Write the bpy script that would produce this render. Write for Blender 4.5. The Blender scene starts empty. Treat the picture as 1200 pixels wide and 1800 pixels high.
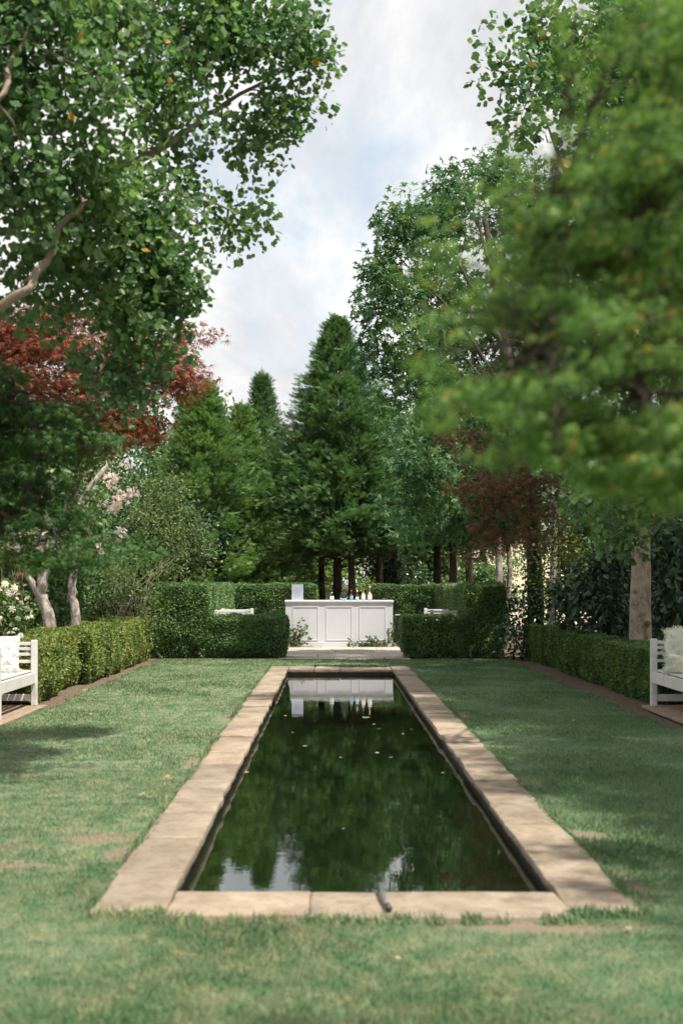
import bpy, bmesh, math, random
import numpy as np
from mathutils import Vector, noise

# ------------------------------------------------------------------ scene, camera, world, sun
scene = bpy.context.scene
col = scene.collection
F, CX, HY, CAMZ = 2250.0, 581.0, 1028.0, 1.45      # focal length in photo pixels, vanishing point, eye height
cam = bpy.data.cameras.new('camera')
cam.sensor_fit = 'VERTICAL'; cam.sensor_height = 36; cam.lens = 45
cam.shift_x = 19 / 1800; cam.shift_y = 128 / 1800
cam.clip_start = 0.1; cam.clip_end = 3000
cam.dof.use_dof = True; cam.dof.focus_distance = 28.0; cam.dof.aperture_fstop = 2.5
co = bpy.data.objects.new('camera', cam); col.objects.link(co)
co.location = (0, 0, CAMZ); co.rotation_euler = (math.pi / 2, 0, 0)
scene.camera = co
scene.view_settings.view_transform = 'Standard'; scene.view_settings.look = 'None'
scene.view_settings.gamma = 1; scene.view_settings.exposure = 0.98
scene.cycles.max_bounces = 8; scene.cycles.diffuse_bounces = 4; scene.cycles.glossy_bounces = 4
scene.cycles.transmission_bounces = 6; scene.cycles.transparent_max_bounces = 8

SUN_EL, SUN_AZ = math.radians(64), math.radians(-40)   # azimuth from +X towards +Y
sun = bpy.data.lights.new('sun', 'SUN'); sun.energy = 3.6; sun.angle = math.radians(1.2); sun.color = (1.0, 0.94, 0.86)
so = bpy.data.objects.new('sun', sun); col.objects.link(so)
sdir = Vector((math.cos(SUN_EL) * math.cos(SUN_AZ), math.cos(SUN_EL) * math.sin(SUN_AZ), math.sin(SUN_EL)))
so.rotation_euler = sdir.to_track_quat('Z', 'Y').to_euler()
so.location = (20, -15, 40)

world = bpy.data.worlds.new('World'); scene.world = world; world.use_nodes = True
wn, wl = world.node_tree.nodes, world.node_tree.links
wn.clear()
def wnode(t, **k):
    n = wn.new(t)
    for a, b in k.items(): setattr(n, a, b)
    return n
w_out = wnode('ShaderNodeOutputWorld'); w_bg = wnode('ShaderNodeBackground')
sky = wnode('ShaderNodeTexSky', sky_type='NISHITA'); sky.sun_disc = False
sky.sun_elevation = SUN_EL; sky.sun_rotation = math.radians(90) - SUN_AZ; sky.air_density = 1.0; sky.dust_density = 1.5
w_bg.inputs['Strength'].default_value = 0.092
tc = wnode('ShaderNodeTexCoord'); sep = wnode('ShaderNodeSeparateXYZ')
wl.new(tc.outputs['Generated'], sep.inputs[0])
def wmath(op, a, b=None):
    n = wnode('ShaderNodeMath', operation=op)
    for i, v in enumerate((a, b)):
        if v is None: continue
        if isinstance(v, (int, float)): n.inputs[i].default_value = v
        else: wl.new(v, n.inputs[i])
    return n.outputs[0]
den = wmath('ADD', wmath('ABSOLUTE', sep.outputs[2]), 0.35)
cmb = wnode('ShaderNodeCombineXYZ')
wl.new(wmath('DIVIDE', sep.outputs[0], den), cmb.inputs[0]); wl.new(wmath('DIVIDE', sep.outputs[2], den), cmb.inputs[1])
wl.new(wmath('MULTIPLY', sep.outputs[1], 0.6), cmb.inputs[2])
def wnoise(scale, detail, rough, off):
    m = wnode('ShaderNodeMapping'); m.inputs['Location'].default_value = off
    m.inputs['Scale'].default_value = (1.0, 1.35, 1.0)
    wl.new(cmb.outputs[0], m.inputs[0])
    n = wnode('ShaderNodeTexNoise'); n.inputs['Scale'].default_value = scale; n.inputs['Detail'].default_value = detail
    n.inputs['Roughness'].default_value = rough; n.inputs['Distortion'].default_value = 0.25
    wl.new(m.outputs[0], n.inputs['Vector']); return n.outputs[0]
def wramp(sock, stops):
    r = wnode('ShaderNodeValToRGB'); e = r.color_ramp.elements
    e[0].position, e[0].color = stops[0][0], (*stops[0][1], 1); e[1].position, e[1].color = stops[-1][0], (*stops[-1][1], 1)
    for p, c in stops[1:-1]:
        x = e.new(p); x.color = (*c, 1)
    wl.new(sock, r.inputs[0]); return r.outputs[0]
SKYOFF = (3.1, 1.7, 0.4)
cl_mask = wramp(wnoise(3.6, 9, 0.58, SKYOFF), [(0.34, (0, 0, 0)), (0.50, (1, 1, 1))])
cl_col = wramp(wnoise(5.5, 9, 0.6, (7.7, 2.2, 1.0)), [(0.36, (4.25, 4.3, 4.5)), (0.48, (5.2, 5.2, 5.25)), (0.58, (6.3, 6.2, 6.1))])
wmix = wnode('ShaderNodeMix', data_type='RGBA')
wl.new(cl_mask, wmix.inputs['Factor'])
wsk = wnode('ShaderNodeMix', data_type='RGBA'); wsk.inputs['Factor'].default_value = 0.7
wl.new(sky.outputs[0], wsk.inputs['A']); wsk.inputs['B'].default_value = (4.3, 4.85, 5.2, 1)
wl.new(wsk.outputs['Result'], wmix.inputs['A']); wl.new(cl_col, wmix.inputs['B'])
wl.new(wmix.outputs['Result'], w_bg.inputs['Color']); wl.new(w_bg.outputs[0], w_out.inputs[0])

# ------------------------------------------------------------------ helpers
rng = np.random.default_rng(11)
random.seed(5)
def P(x, y, d):                                     # a point at depth d (metres) seen at photo pixel x, y
    return np.array(((x - CX) * d / F, d, CAMZ - (y - HY) * d / F))
def norm(v): return v / np.maximum(np.linalg.norm(v, axis=-1, keepdims=True), 1e-9)

class MB:
    """collects geometry of one mesh object"""
    def __init__(s): s.v = []; s.f = []; s.n = 0; s.m = []
    def add(s, verts, faces, mat=0):
        verts = np.asarray(verts, float).reshape(-1, 3)
        s.v.append(verts)
        for fc in faces: s.f.append(np.asarray(fc, np.int64).reshape(-1) + s.n)
        s.m += [mat] * len(faces); s.n += len(verts)
    def add_leaves(s, tv, tf, pos, ax, nr, size, mat=0):
        """one template copied to every position: tv k*3, tf list of index tuples, ax = leaf direction, nr = leaf normal"""
        N = len(pos)
        if N == 0: return
        ax = norm(ax); sd = norm(np.cross(ax, nr)); nn = np.cross(sd, ax)
        size = np.broadcast_to(np.asarray(size, float), (N,))
        tv = np.asarray(tv, float)
        V = pos[:, None, :] + size[:, None, None] * (tv[None, :, 0:1] * sd[:, None, :] + tv[None, :, 1:2] * ax[:, None, :] + tv[None, :, 2:3] * nn[:, None, :])
        base = s.n + np.arange(N) * len(tv)
        s.v.append(V.reshape(-1, 3)); s.n += N * len(tv)
        for t in tf:
            s.f.append((base[:, None] + np.array(t)[None, :]))
            s.m += [mat] * N
    def box(s, x0, x1, y0, y1, z0, z1, mat=0):
        s.add([(x0, y0, z0), (x1, y0, z0), (x1, y1, z0), (x0, y1, z0), (x0, y0, z1), (x1, y0, z1), (x1, y1, z1), (x0, y1, z1)],
              [(0, 3, 2, 1), (4, 5, 6, 7), (0, 1, 5, 4), (1, 2, 6, 5), (2, 3, 7, 6), (3, 0, 4, 7)], mat)
    def tube(s, pts, rad, n=6, mat=0, cap=True):
        pts = np.asarray(pts, float); k = len(pts)
        rad = np.broadcast_to(np.asarray(rad, float), (k,))
        tan = norm(np.gradient(pts, axis=0))
        ref = np.array((0.31, 0.2, 0.93)) if abs(tan[0] @ np.array((0.31, 0.2, 0.93))) < .9 else np.array((1., 0, 0))
        a = norm(np.cross(tan, ref)); b = np.cross(tan, a)
        th = np.linspace(0, 2 * np.pi, n, endpoint=False)
        V = pts[:, None] + rad[:, None, None] * (np.cos(th)[None, :, None] * a[:, None] + np.sin(th)[None, :, None] * b[:, None])
        fs = []
        for i in range(k - 1):
            for j in range(n):
                j2 = (j + 1) % n
                fs.append((i * n + j, i * n + j2, (i + 1) * n + j2, (i + 1) * n + j))
        if cap: fs += [tuple(range(n))[::-1], tuple(range((k - 1) * n, k * n))]
        s.add(V.reshape(-1, 3), fs, mat)
    def lathe(s, prof, c=(0, 0, 0), n=20, mat=0):
        th = np.linspace(0, 2 * np.pi, n, endpoint=False); k = len(prof)
        V = np.array([[(c[0] + r * math.cos(t), c[1] + r * math.sin(t), c[2] + z) for t in th] for r, z in prof]).reshape(-1, 3)
        fs = [(i * n + j, i * n + (j + 1) % n, (i + 1) * n + (j + 1) % n, (i + 1) * n + j) for i in range(k - 1) for j in range(n)]
        fs += [tuple(range(n))[::-1], tuple(range((k - 1) * n, k * n))]
        s.add(V, fs, mat)
    def mesh(s, name, mats, smooth=False):
        me = bpy.data.meshes.new(name)
        V = np.concatenate(s.v).astype(np.float32)
        idx, tot = [], []
        for f in s.f:
            if f.ndim == 1: idx.append(f); tot.append(np.array([len(f)]))
            else: idx.append(f.reshape(-1)); tot.append(np.full(f.shape[0], f.shape[1]))
        idx = np.concatenate(idx).astype(np.int32); tot = np.concatenate(tot)
        st = np.concatenate(([0], np.cumsum(tot)[:-1])).astype(np.int32)
        me.vertices.add(len(V)); me.vertices.foreach_set('co', V.reshape(-1))
        me.loops.add(len(idx)); me.loops.foreach_set('vertex_index', idx)
        me.polygons.add(len(tot)); me.polygons.foreach_set('loop_start', st)
        me.polygons.foreach_set('material_index', np.array(s.m, np.int32))
        me.polygons.foreach_set('use_smooth', np.full(len(tot), smooth))
        for m in (mats if isinstance(mats, (list, tuple)) else [mats]): me.materials.append(m)
        me.update(calc_edges=True)
        return me
    def obj(s, name, mats, parent=None, smooth=False, bevel=0):
        o = bpy.data.objects.new(name, s.mesh(name, mats, smooth)); col.objects.link(o)
        if parent is not None: o.parent = parent
        if bevel:
            b = o.modifiers.new('bevel', 'BEVEL'); b.width = bevel; b.segments = 2; b.limit_method = 'ANGLE'
        return o
def tag(o, label, cat, group=None):
    o['label'] = label; o['category'] = cat
    if group: o['group'] = group
    return o
def thing(name, label, cat, loc=(0, 0, 0), rz=0, group=None):
    o = bpy.data.objects.new(name, None); col.objects.link(o); o.empty_display_size = .2
    o.location = loc; o.rotation_euler = (0, 0, rz); return tag(o, label, cat, group)
def setting(o, kind='structure'): o['kind'] = kind; return o
def at(o, root_loc):                                 # geometry given in world metres, root at root_loc: keep it in place
    o.location = [-c for c in root_loc]; return o
def copy_tree(o, parent=None):
    c = o.copy(); col.objects.link(c)
    if parent is not None: c.parent = parent
    for ch in list(o.children): copy_tree(ch, c)
    return c

# ------------------------------------------------------------------ materials
def new_mat(name):
    m = bpy.data.materials.new(name); m.use_nodes = True
    nt = m.node_tree; b = nt.nodes['Principled BSDF']; return m, nt, b
def nd(nt, t, **k):
    n = nt.nodes.new(t)
    for a, b in k.items(): setattr(n, a, b)
    return n
def ramp(nt, sock, stops, interp='LINEAR'):
    r = nd(nt, 'ShaderNodeValToRGB'); r.color_ramp.interpolation = interp; e = r.color_ramp.elements
    e[0].position, e[0].color = stops[0][0], (*stops[0][1], 1); e[1].position, e[1].color = stops[-1][0], (*stops[-1][1], 1)
    for p, c in stops[1:-1]: e.new(p).color = (*c, 1)
    nt.links.new(sock, r.inputs[0]); return r.outputs[0]
def noise_n(nt, scale, detail=4, rough=.55, vec=None, sc=None, dist=0):
    n = nd(nt, 'ShaderNodeTexNoise'); n.inputs['Scale'].default_value = scale; n.inputs['Detail'].default_value = detail
    n.inputs['Roughness'].default_value = rough; n.inputs['Distortion'].default_value = dist
    if vec is None: vec = nd(nt, 'ShaderNodeNewGeometry').outputs['Position']
    if sc is not None:
        mp = nd(nt, 'ShaderNodeMapping'); mp.inputs['Scale'].default_value = sc; nt.links.new(vec, mp.inputs[0]); vec = mp.outputs[0]
    nt.links.new(vec, n.inputs['Vector']); return n.outputs[0]
def bump(nt, b, h, strength=.3, dist=.02):
    n = nd(nt, 'ShaderNodeBump'); n.inputs['Strength'].default_value = strength; n.inputs['Distance'].default_value = dist
    nt.links.new(h, n.inputs['Height']); nt.links.new(n.outputs[0], b.inputs['Normal'])
def mixc(nt, fac, a, b, mode='MIX'):
    n = nd(nt, 'ShaderNodeMix', data_type='RGBA', blend_type=mode)
    for s, v in ((n.inputs['Factor'], fac), (n.inputs['A'], a), (n.inputs['B'], b)):
        if isinstance(v, (int, float)): s.default_value = v
        elif isinstance(v, tuple): s.default_value = (*v, 1)
        else: nt.links.new(v, s)
    return n.outputs['Result']
def leaf_mat(name, cols, trans=.38, rough=.5, spec=.35, accent=None, clump=1.2, tint=(1.30, 1.45, .85)):
    """every leaf (mesh island) takes its own tint; slow drift of tint through the crown; accent = (share, colour)"""
    m, nt, b = new_mat(name)
    g = nd(nt, 'ShaderNodeNewGeometry')
    n = len(cols)
    c = ramp(nt, g.outputs['Random Per Island'], [((i + .0) / max(n - 1, 1) * .9, k) for i, k in enumerate(cols)])
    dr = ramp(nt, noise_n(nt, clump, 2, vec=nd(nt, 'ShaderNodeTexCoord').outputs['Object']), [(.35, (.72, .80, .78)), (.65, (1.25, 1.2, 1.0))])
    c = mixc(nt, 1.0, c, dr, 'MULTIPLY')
    if accent:
        wn_ = nd(nt, 'ShaderNodeTexWhiteNoise', noise_dimensions='1D'); nt.links.new(g.outputs['Random Per Island'], wn_.inputs['W'])
        lt = nd(nt, 'ShaderNodeMath', operation='LESS_THAN'); nt.links.new(wn_.outputs['Value'], lt.inputs[0]); lt.inputs[1].default_value = accent[0]
        c = mixc(nt, lt.outputs[0], c, accent[1])
    nt.links.new(c, b.inputs['Base Color']); b.inputs['Roughness'].default_value = rough
    b.inputs['Specular IOR Level'].default_value = spec
    t = nd(nt, 'ShaderNodeBsdfTranslucent'); nt.links.new(mixc(nt, 1.0, c, tint, 'MULTIPLY'), t.inputs['Color'])
    mx = nd(nt, 'ShaderNodeMixShader'); mx.inputs[0].default_value = trans
    nt.links.new(b.outputs[0], mx.inputs[1]); nt.links.new(t.outputs[0], mx.inputs[2])
    nt.links.new(mx.outputs[0], nt.nodes['Material Output'].inputs[0])
    return m
def bark_mat(name, stops, scale=6, stretch=.35, strength=.5):
    m, nt, b = new_mat(name)
    h = noise_n(nt, scale, 8, .65, sc=(1, 1, stretch), dist=.4)
    nt.links.new(ramp(nt, h, stops), b.inputs['Base Color']); b.inputs['Roughness'].default_value = .85
    bump(nt, b, noise_n(nt, scale * 4, 6, .6, sc=(1, 1, stretch * .6)), strength, .02); return m
def plain_mat(name, colr, rough=.5, var=.12, scale=9, spec=.5, metal=0, bstr=0):
    m, nt, b = new_mat(name)
    h = noise_n(nt, scale, 6, .6)
    lo = tuple(max(0, x * (1 - var)) for x in colr); hi = tuple(min(1, x * (1 + var * .5)) for x in colr)
    nt.links.new(ramp(nt, h, [(.3, lo), (.7, hi)]), b.inputs['Base Color'])
    b.inputs['Roughness'].default_value = rough; b.inputs['Metallic'].default_value = metal; b.inputs['Specular IOR Level'].default_value = spec
    if bstr: bump(nt, b, noise_n(nt, scale * 6, 5), bstr, .005)
    return m

M = {}
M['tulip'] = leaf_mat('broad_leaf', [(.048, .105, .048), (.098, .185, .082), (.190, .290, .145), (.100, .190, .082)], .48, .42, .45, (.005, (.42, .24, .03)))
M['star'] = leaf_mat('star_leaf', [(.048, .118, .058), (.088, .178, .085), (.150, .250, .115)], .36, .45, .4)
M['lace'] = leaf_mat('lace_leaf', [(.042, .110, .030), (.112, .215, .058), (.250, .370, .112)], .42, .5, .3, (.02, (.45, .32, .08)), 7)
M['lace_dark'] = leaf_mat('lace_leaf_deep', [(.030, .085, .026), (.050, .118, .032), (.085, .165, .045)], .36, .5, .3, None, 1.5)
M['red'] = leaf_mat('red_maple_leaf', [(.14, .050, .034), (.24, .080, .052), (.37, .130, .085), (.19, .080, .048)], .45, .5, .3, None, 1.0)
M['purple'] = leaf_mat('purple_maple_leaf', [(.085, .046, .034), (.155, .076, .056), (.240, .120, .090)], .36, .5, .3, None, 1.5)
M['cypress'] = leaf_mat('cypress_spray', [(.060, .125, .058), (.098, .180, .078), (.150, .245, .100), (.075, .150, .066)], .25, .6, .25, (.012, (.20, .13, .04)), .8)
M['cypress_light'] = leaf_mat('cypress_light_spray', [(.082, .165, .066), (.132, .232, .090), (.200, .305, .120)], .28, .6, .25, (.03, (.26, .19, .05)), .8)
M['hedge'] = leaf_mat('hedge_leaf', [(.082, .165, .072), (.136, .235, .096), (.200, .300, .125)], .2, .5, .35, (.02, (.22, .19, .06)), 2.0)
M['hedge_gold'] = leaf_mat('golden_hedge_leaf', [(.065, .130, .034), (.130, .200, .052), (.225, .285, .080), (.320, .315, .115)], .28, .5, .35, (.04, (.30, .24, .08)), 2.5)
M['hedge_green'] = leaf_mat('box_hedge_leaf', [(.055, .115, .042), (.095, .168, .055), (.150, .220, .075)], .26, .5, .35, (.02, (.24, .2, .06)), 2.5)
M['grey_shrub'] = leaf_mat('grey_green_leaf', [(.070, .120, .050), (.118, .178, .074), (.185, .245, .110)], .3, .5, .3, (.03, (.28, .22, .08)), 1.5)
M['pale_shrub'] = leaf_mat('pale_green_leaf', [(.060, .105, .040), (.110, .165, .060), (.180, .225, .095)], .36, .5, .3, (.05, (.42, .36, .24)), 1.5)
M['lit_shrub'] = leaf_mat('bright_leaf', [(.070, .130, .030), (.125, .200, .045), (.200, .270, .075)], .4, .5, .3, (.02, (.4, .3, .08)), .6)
M['dark_shrub'] = leaf_mat('dark_glossy_leaf', [(.020, .055, .030), (.032, .078, .042), (.050, .105, .055)], .15, .32, .55, None, 1.5)
M['olive_shrub'] = leaf_mat('olive_leaf', [(.060, .078, .022), (.095, .115, .030), (.130, .150, .045)], .35, .5, .3, (.05, (.30, .20, .05)), 1.5)
M['orange_shrub'] = leaf_mat('orange_leaf', [(.30, .11, .02), (.38, .17, .03), (.16, .11, .03)], .35, .5, .3)
M['pink_petal'] = leaf_mat('pink_petal', [(.72, .56, .58), (.82, .70, .71), (.86, .78, .78)], .25, .6, .2, tint=(1, 1, 1))
M['white_petal'] = leaf_mat('white_petal', [(.78, .74, .68), (.84, .80, .76), (.80, .70, .60)], .2, .6, .2, tint=(1, 1, 1))
M['rose_leaf'] = leaf_mat('rose_leaf', [(.050, .105, .030), (.085, .155, .040), (.12, .19, .05)], .3, .45, .4)
M['garland'] = leaf_mat('garland_leaf', [(.075, .115, .045), (.130, .170, .065), (.20, .22, .10)], .3, .5, .3, (.06, (.35, .30, .14)))
M['fern'] = leaf_mat('fern_leaf', [(.020, .070, .030), (.035, .100, .042)], .25, .4, .5)
M['bark_dark'] = bark_mat('dark_bark', [(.3, (.030, .022, .016)), (.55, (.075, .055, .040)), (.75, (.13, .10, .075))], 9)
M['bark_brown'] = bark_mat('brown_bark', [(.3, (.060, .042, .030)), (.55, (.125, .090, .065)), (.75, (.20, .155, .12))], 9)
M['bark_tan'] = bark_mat('tan_bark', [(.3, (.16, .12, .085)), (.55, (.27, .215, .155)), (.75, (.37, .31, .24))], 12)
M['bark_pale'] = bark_mat('pale_mottled_bark', [(.30, (.10, .085, .070)), (.48, (.26, .22, .185)), (.56, (.42, .38, .34)), (.75, (.52, .48, .44))], 13, .6)
M['bark_grey'] = bark_mat('grey_bark', [(.32, (.11, .085, .062)), (.5, (.30, .245, .185)), (.72, (.46, .39, .31))], 10, .8, .6)
M['twig'] = bark_mat('twig_bark', [(.3, (.14, .11, .075)), (.7, (.30, .24, .17))], 15)
M['twig_dark'] = bark_mat('dark_twig_bark', [(.3, (.03, .024, .018)), (.7, (.085, .065, .048))], 15)
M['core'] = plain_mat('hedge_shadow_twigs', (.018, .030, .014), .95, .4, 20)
# painted timber
def paint_mat(name, colr, grime=.25):
    m, nt, b = new_mat(name)
    h = noise_n(nt, 5, 8, .7); h2 = noise_n(nt, 40, 5, .6, sc=(1, .12, 1))
    c = ramp(nt, h, [(.28, tuple(x * (1 - grime) for x in colr)), (.5, colr), (.8, tuple(min(1, x * 1.03) for x in colr))])
    nt.links.new(c, b.inputs['Base Color']); b.inputs['Roughness'].default_value = .55
    bump(nt, b, h2, .15, .004); return m
M['bench'] = paint_mat('white_bench_paint', (.72, .69, .66))
M['bar'] = paint_mat('white_bar_paint', (.63, .645, .67), .04)
M['bar_top'] = paint_mat('white_bar_top_paint', (.70, .71, .73), .04)
def timber():
    m, nt, b = new_mat('weathered_deck')
    h = noise_n(nt, 9, 8, .7, sc=(6, .6, 6), dist=.6)
    nt.links.new(ramp(nt, h, [(.3, (.15, .10, .07)), (.55, (.34, .25, .18)), (.75, (.50, .40, .31))]), b.inputs['Base Color'])
    b.inputs['Roughness'].default_value = .8; bump(nt, b, h, .5, .01); return m
M['deck'] = timber()
def stone(name, lo, mid, hi, scale=3.2):
    m, nt, b = new_mat(name)
    g = nd(nt, 'ShaderNodeObjectInfo')
    h = noise_n(nt, scale, 10, .68, dist=.5); s2 = noise_n(nt, scale * 6, 8, .7)
    c = ramp(nt, h, [(.28, lo), (.5, mid), (.72, hi)])
    tint = ramp(nt, g.outputs['Random'], [(0, (.78, .75, .72)), (.5, (1.0, .98, .95)), (1, (1.15, 1.10, 1.05))])
    c = mixc(nt, 1.0, c, tint, 'MULTIPLY')
    fl = ramp(nt, s2, [(.36, (.60, .56, .50)), (.50, (1, 1, 1))])
    c = mixc(nt, .6, c, fl, 'MULTIPLY')
    st = ramp(nt, noise_n(nt, 2.1, 5, .7), [(.56, (1, 1, 1)), (.70, (.70, .66, .56))])
    c = mixc(nt, .7, c, st, 'MULTIPLY')
    nt.links.new(c, b.inputs['Base Color']); b.inputs['Roughness'].default_value = .85
    hh = nd(nt, 'ShaderNodeMath', operation='ADD'); nt.links.new(h, hh.inputs[0]); nt.links.new(s2, hh.inputs[1])
    bump(nt, b, hh.outputs[0], .55, .02); return m
M['coping'] = stone('sandstone', (.175, .135, .097), (.292, .238, .176), (.40, .335, .255))
M['paving'] = stone('grey_flagstone', (.33, .285, .24), (.46, .41, .355), (.56, .51, .46), 2.5)
M['mortar'] = plain_mat('mortar', (.10, .08, .06), .95, .3, 30, bstr=.4)
M['pool_wall'] = plain_mat('algae_stained_wall', (.035, .038, .020), .7, .6, 8, bstr=.4)
def water():
    m, nt, b = new_mat('dark_pool_water')
    b.inputs['Base Color'].default_value = (.006, .011, .004, 1); b.inputs['Roughness'].default_value = .012
    b.inputs['IOR'].default_value = 2.3; b.inputs['Specular IOR Level'].default_value = .5
    n1 = noise_n(nt, 7, 3, .5); n2 = noise_n(nt, 26, 2, .5)
    ad = nd(nt, 'ShaderNodeMath', operation='MULTIPLY_ADD'); nt.links.new(n2, ad.inputs[0]); ad.inputs[1].default_value = .16; nt.links.new(n1, ad.inputs[2])
    bump(nt, b, ad.outputs[0], .035, .012); return m
M['water'] = water()

# ------------------------------------------------------------------ pool numbers
PX0, PX1, PY0, PY1 = -.725, 1.045, 5.96, 21.5        # water edge
QX0, QX1, QY0, QY1 = -1.05, 1.365, 5.58, 22.45       # outer edge of the stones
WATER_Z = -.065

# ------------------------------------------------------------------ ground, lawn, water, paving
def hole_sheet(x0, x1, y0, y1, hx0, hx1, hy0, hy1, z):
    mb = MB()
    for a, b, c, d in ((x0, x1, y0, hy0), (x0, x1, hy1, y1), (x0, hx0, hy0, hy1), (hx1, x1, hy0, hy1)):
        mb.add([(a, c, z), (b, c, z), (b, d, z), (a, d, z)], [(0, 1, 2, 3)])
    return mb
def ground_mat():
    m, nt, b = new_mat('leaf_litter_soil')
    h = noise_n(nt, 22, 8, .78); h2 = noise_n(nt, .5, 4, .6)
    c = ramp(nt, h, [(.34, (.040, .028, .018)), (.47, (.115, .080, .050)), (.58, (.22, .160, .105)), (.68, (.40, .31, .21))])
    g = ramp(nt, noise_n(nt, 9, 6, .6), [(.3, (.05, .07, .02)), (.7, (.12, .14, .05))])
    pos = nd(nt, 'ShaderNodeSeparateXYZ'); nt.links.new(nd(nt, 'ShaderNodeNewGeometry').outputs['Position'], pos.inputs[0])
    far = nd(nt, 'ShaderNodeMapRange'); nt.links.new(pos.outputs[1], far.inputs[0]); far.inputs[1].default_value = 32; far.inputs[2].default_value = 40
    c = mixc(nt, far.outputs[0], c, mixc(nt, h2, c, g))
    nt.links.new(c, b.inputs['Base Color']); b.inputs['Roughness'].default_value = .95; bump(nt, b, h, .8, .03); return m
M['ground'] = ground_mat()
setting(hole_sheet(-400, 400, -200, 1200, QX0 + .05, QX1 - .05, QY0 + .05, QY1 - .05, 0).obj('ground', M['ground']))

SOIL = [(-1.30, 7.3, .30, .20), (-1.62, 6.6, .22, .10), (-1.12, 6.9, .12, .25), (-.25, 5.5, .35, .13), (.95, 5.42, .55, .14), (1.45, 9.4, .2, .3), (1.46, 7.4, .16, .16),
        (1.45, 14.2, .14, .4), (-1.75, 7.1, .2, .12), (-1.12, 10.5, .08, .5), (-1.12, 14, .07, .7), (1.42, 17, .06, .8), (.5, 5.47, .3, .08), (1.45, 6.2, .07, .4), (-.8, 5.48, .3, .06)]
def soil_at(X, Y):
    s = np.zeros_like(X)
    for cx, cy, rx, ry in SOIL:
        d = ((X - cx) / rx) ** 2 + ((Y - cy) / ry) ** 2
        s = np.maximum(s, np.clip(1.35 - d, 0, 1))
    return s
def wav(X, Y, seed, f):                               # cheap smooth pseudo-noise 0..1
    r = np.random.default_rng(seed); o = np.zeros_like(X)
    for _ in range(7):
        a = r.uniform(0, 6.283); k = f * r.uniform(.5, 1.8); o += np.sin(k * (X * math.cos(a) + Y * math.sin(a)) + r.uniform(0, 6.283))
    return np.clip(.5 + o / 7, 0, 1)
def lawn_edge_left(Y): return -3.30 + .07 * np.sin(Y * 1.7) + .05 * np.sin(Y * 4.1 + 1)
def lawn_edge_right(Y): return 3.42 + .06 * np.sin(Y * 1.5 + 2) + .05 * np.sin(Y * 3.7)
def lawn_mat(name, blades=False):
    m, nt, b = new_mat(name)
    pos = nd(nt, 'ShaderNodeNewGeometry').outputs['Position']
    a = noise_n(nt, 1.1, 5, .6, vec=pos); d = noise_n(nt, 5.5, 6, .7, vec=pos); e = noise_n(nt, 60, 4, .7, vec=pos)
    c = ramp(nt, a, [(.30, (.085, .180, .080)), (.5, (.122, .220, .108)), (.7, (.182, .260, .145))])
    dry = ramp(nt, d, [(.42, (0, 0, 0)), (.64, (1, 1, 1))])
    sx = nd(nt, 'ShaderNodeSeparateXYZ'); nt.links.new(pos, sx.inputs[0])
    wx = nd(nt, 'ShaderNodeMapRange'); nt.links.new(sx.outputs[0], wx.inputs[0]); wx.inputs[1].default_value = .6; wx.inputs[2].default_value = 1.9; wx.inputs[3].default_value = .55; wx.inputs[4].default_value = .18
    c = mixc(nt, mixc(nt, wx.outputs[0], (0., 0., 0.), dry), c, (.44, .40, .26))
    c = mixc(nt, .55, c, ramp(nt, e, [(.3, (.62, .66, .62)), (.7, (1.25, 1.2, 1.15))]), 'MULTIPLY')
    if blades:
        g = nd(nt, 'ShaderNodeNewGeometry')
        c = mixc(nt, .7, c, ramp(nt, g.outputs['Random Per Island'], [(0, (.70, .78, .70)), (.6, (1.15, 1.12, 1.05)), (.93, (1.25, 1.18, 1.0)), (1, (2.0, 1.5, 1.0))]), 'MULTIPLY')
    else:
        at_ = nd(nt, 'ShaderNodeAttribute', attribute_name='soil')
        sm = nd(nt, 'ShaderNodeMath', operation='MULTIPLY_ADD'); nt.links.new(noise_n(nt, 4.5, 8, .72, vec=pos), sm.inputs[0]); sm.inputs[1].default_value = 1.8
        nt.links.new(at_.outputs['Fac'], sm.inputs[2])
        k0 = nd(nt, 'ShaderNodeMath', operation='MULTIPLY'); nt.links.new(sm.outputs[0], k0.inputs[0]); k0.inputs[1].default_value = .5
        k = ramp(nt, k0.outputs[0], [(.64, (0, 0, 0)), (.95, (.85, .85, .85))])
        c = mixc(nt, k, c, ramp(nt, e, [(.3, (.22, .15, .10)), (.7, (.38, .28, .20))]))
        bump(nt, b, e, .9, .03)
    nt.links.new(c, b.inputs['Base Color']); b.inputs['Roughness'].default_value = .7; b.inputs['Specular IOR Level'].default_value = .25
    if blades:
        t = nd(nt, 'ShaderNodeBsdfTranslucent'); nt.links.new(c, t.inputs['Color']); mx = nd(nt, 'ShaderNodeMixShader'); mx.inputs[0].default_value = .3
        nt.links.new(b.outputs[0], mx.inputs[1]); nt.links.new(t.outputs[0], mx.inputs[2]); nt.links.new(mx.outputs[0], nt.nodes['Material Output'].inputs[0])
    return m
M['lawn'] = lawn_mat('lawn_turf'); M['blade'] = lawn_mat('grass_blade', True)
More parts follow.
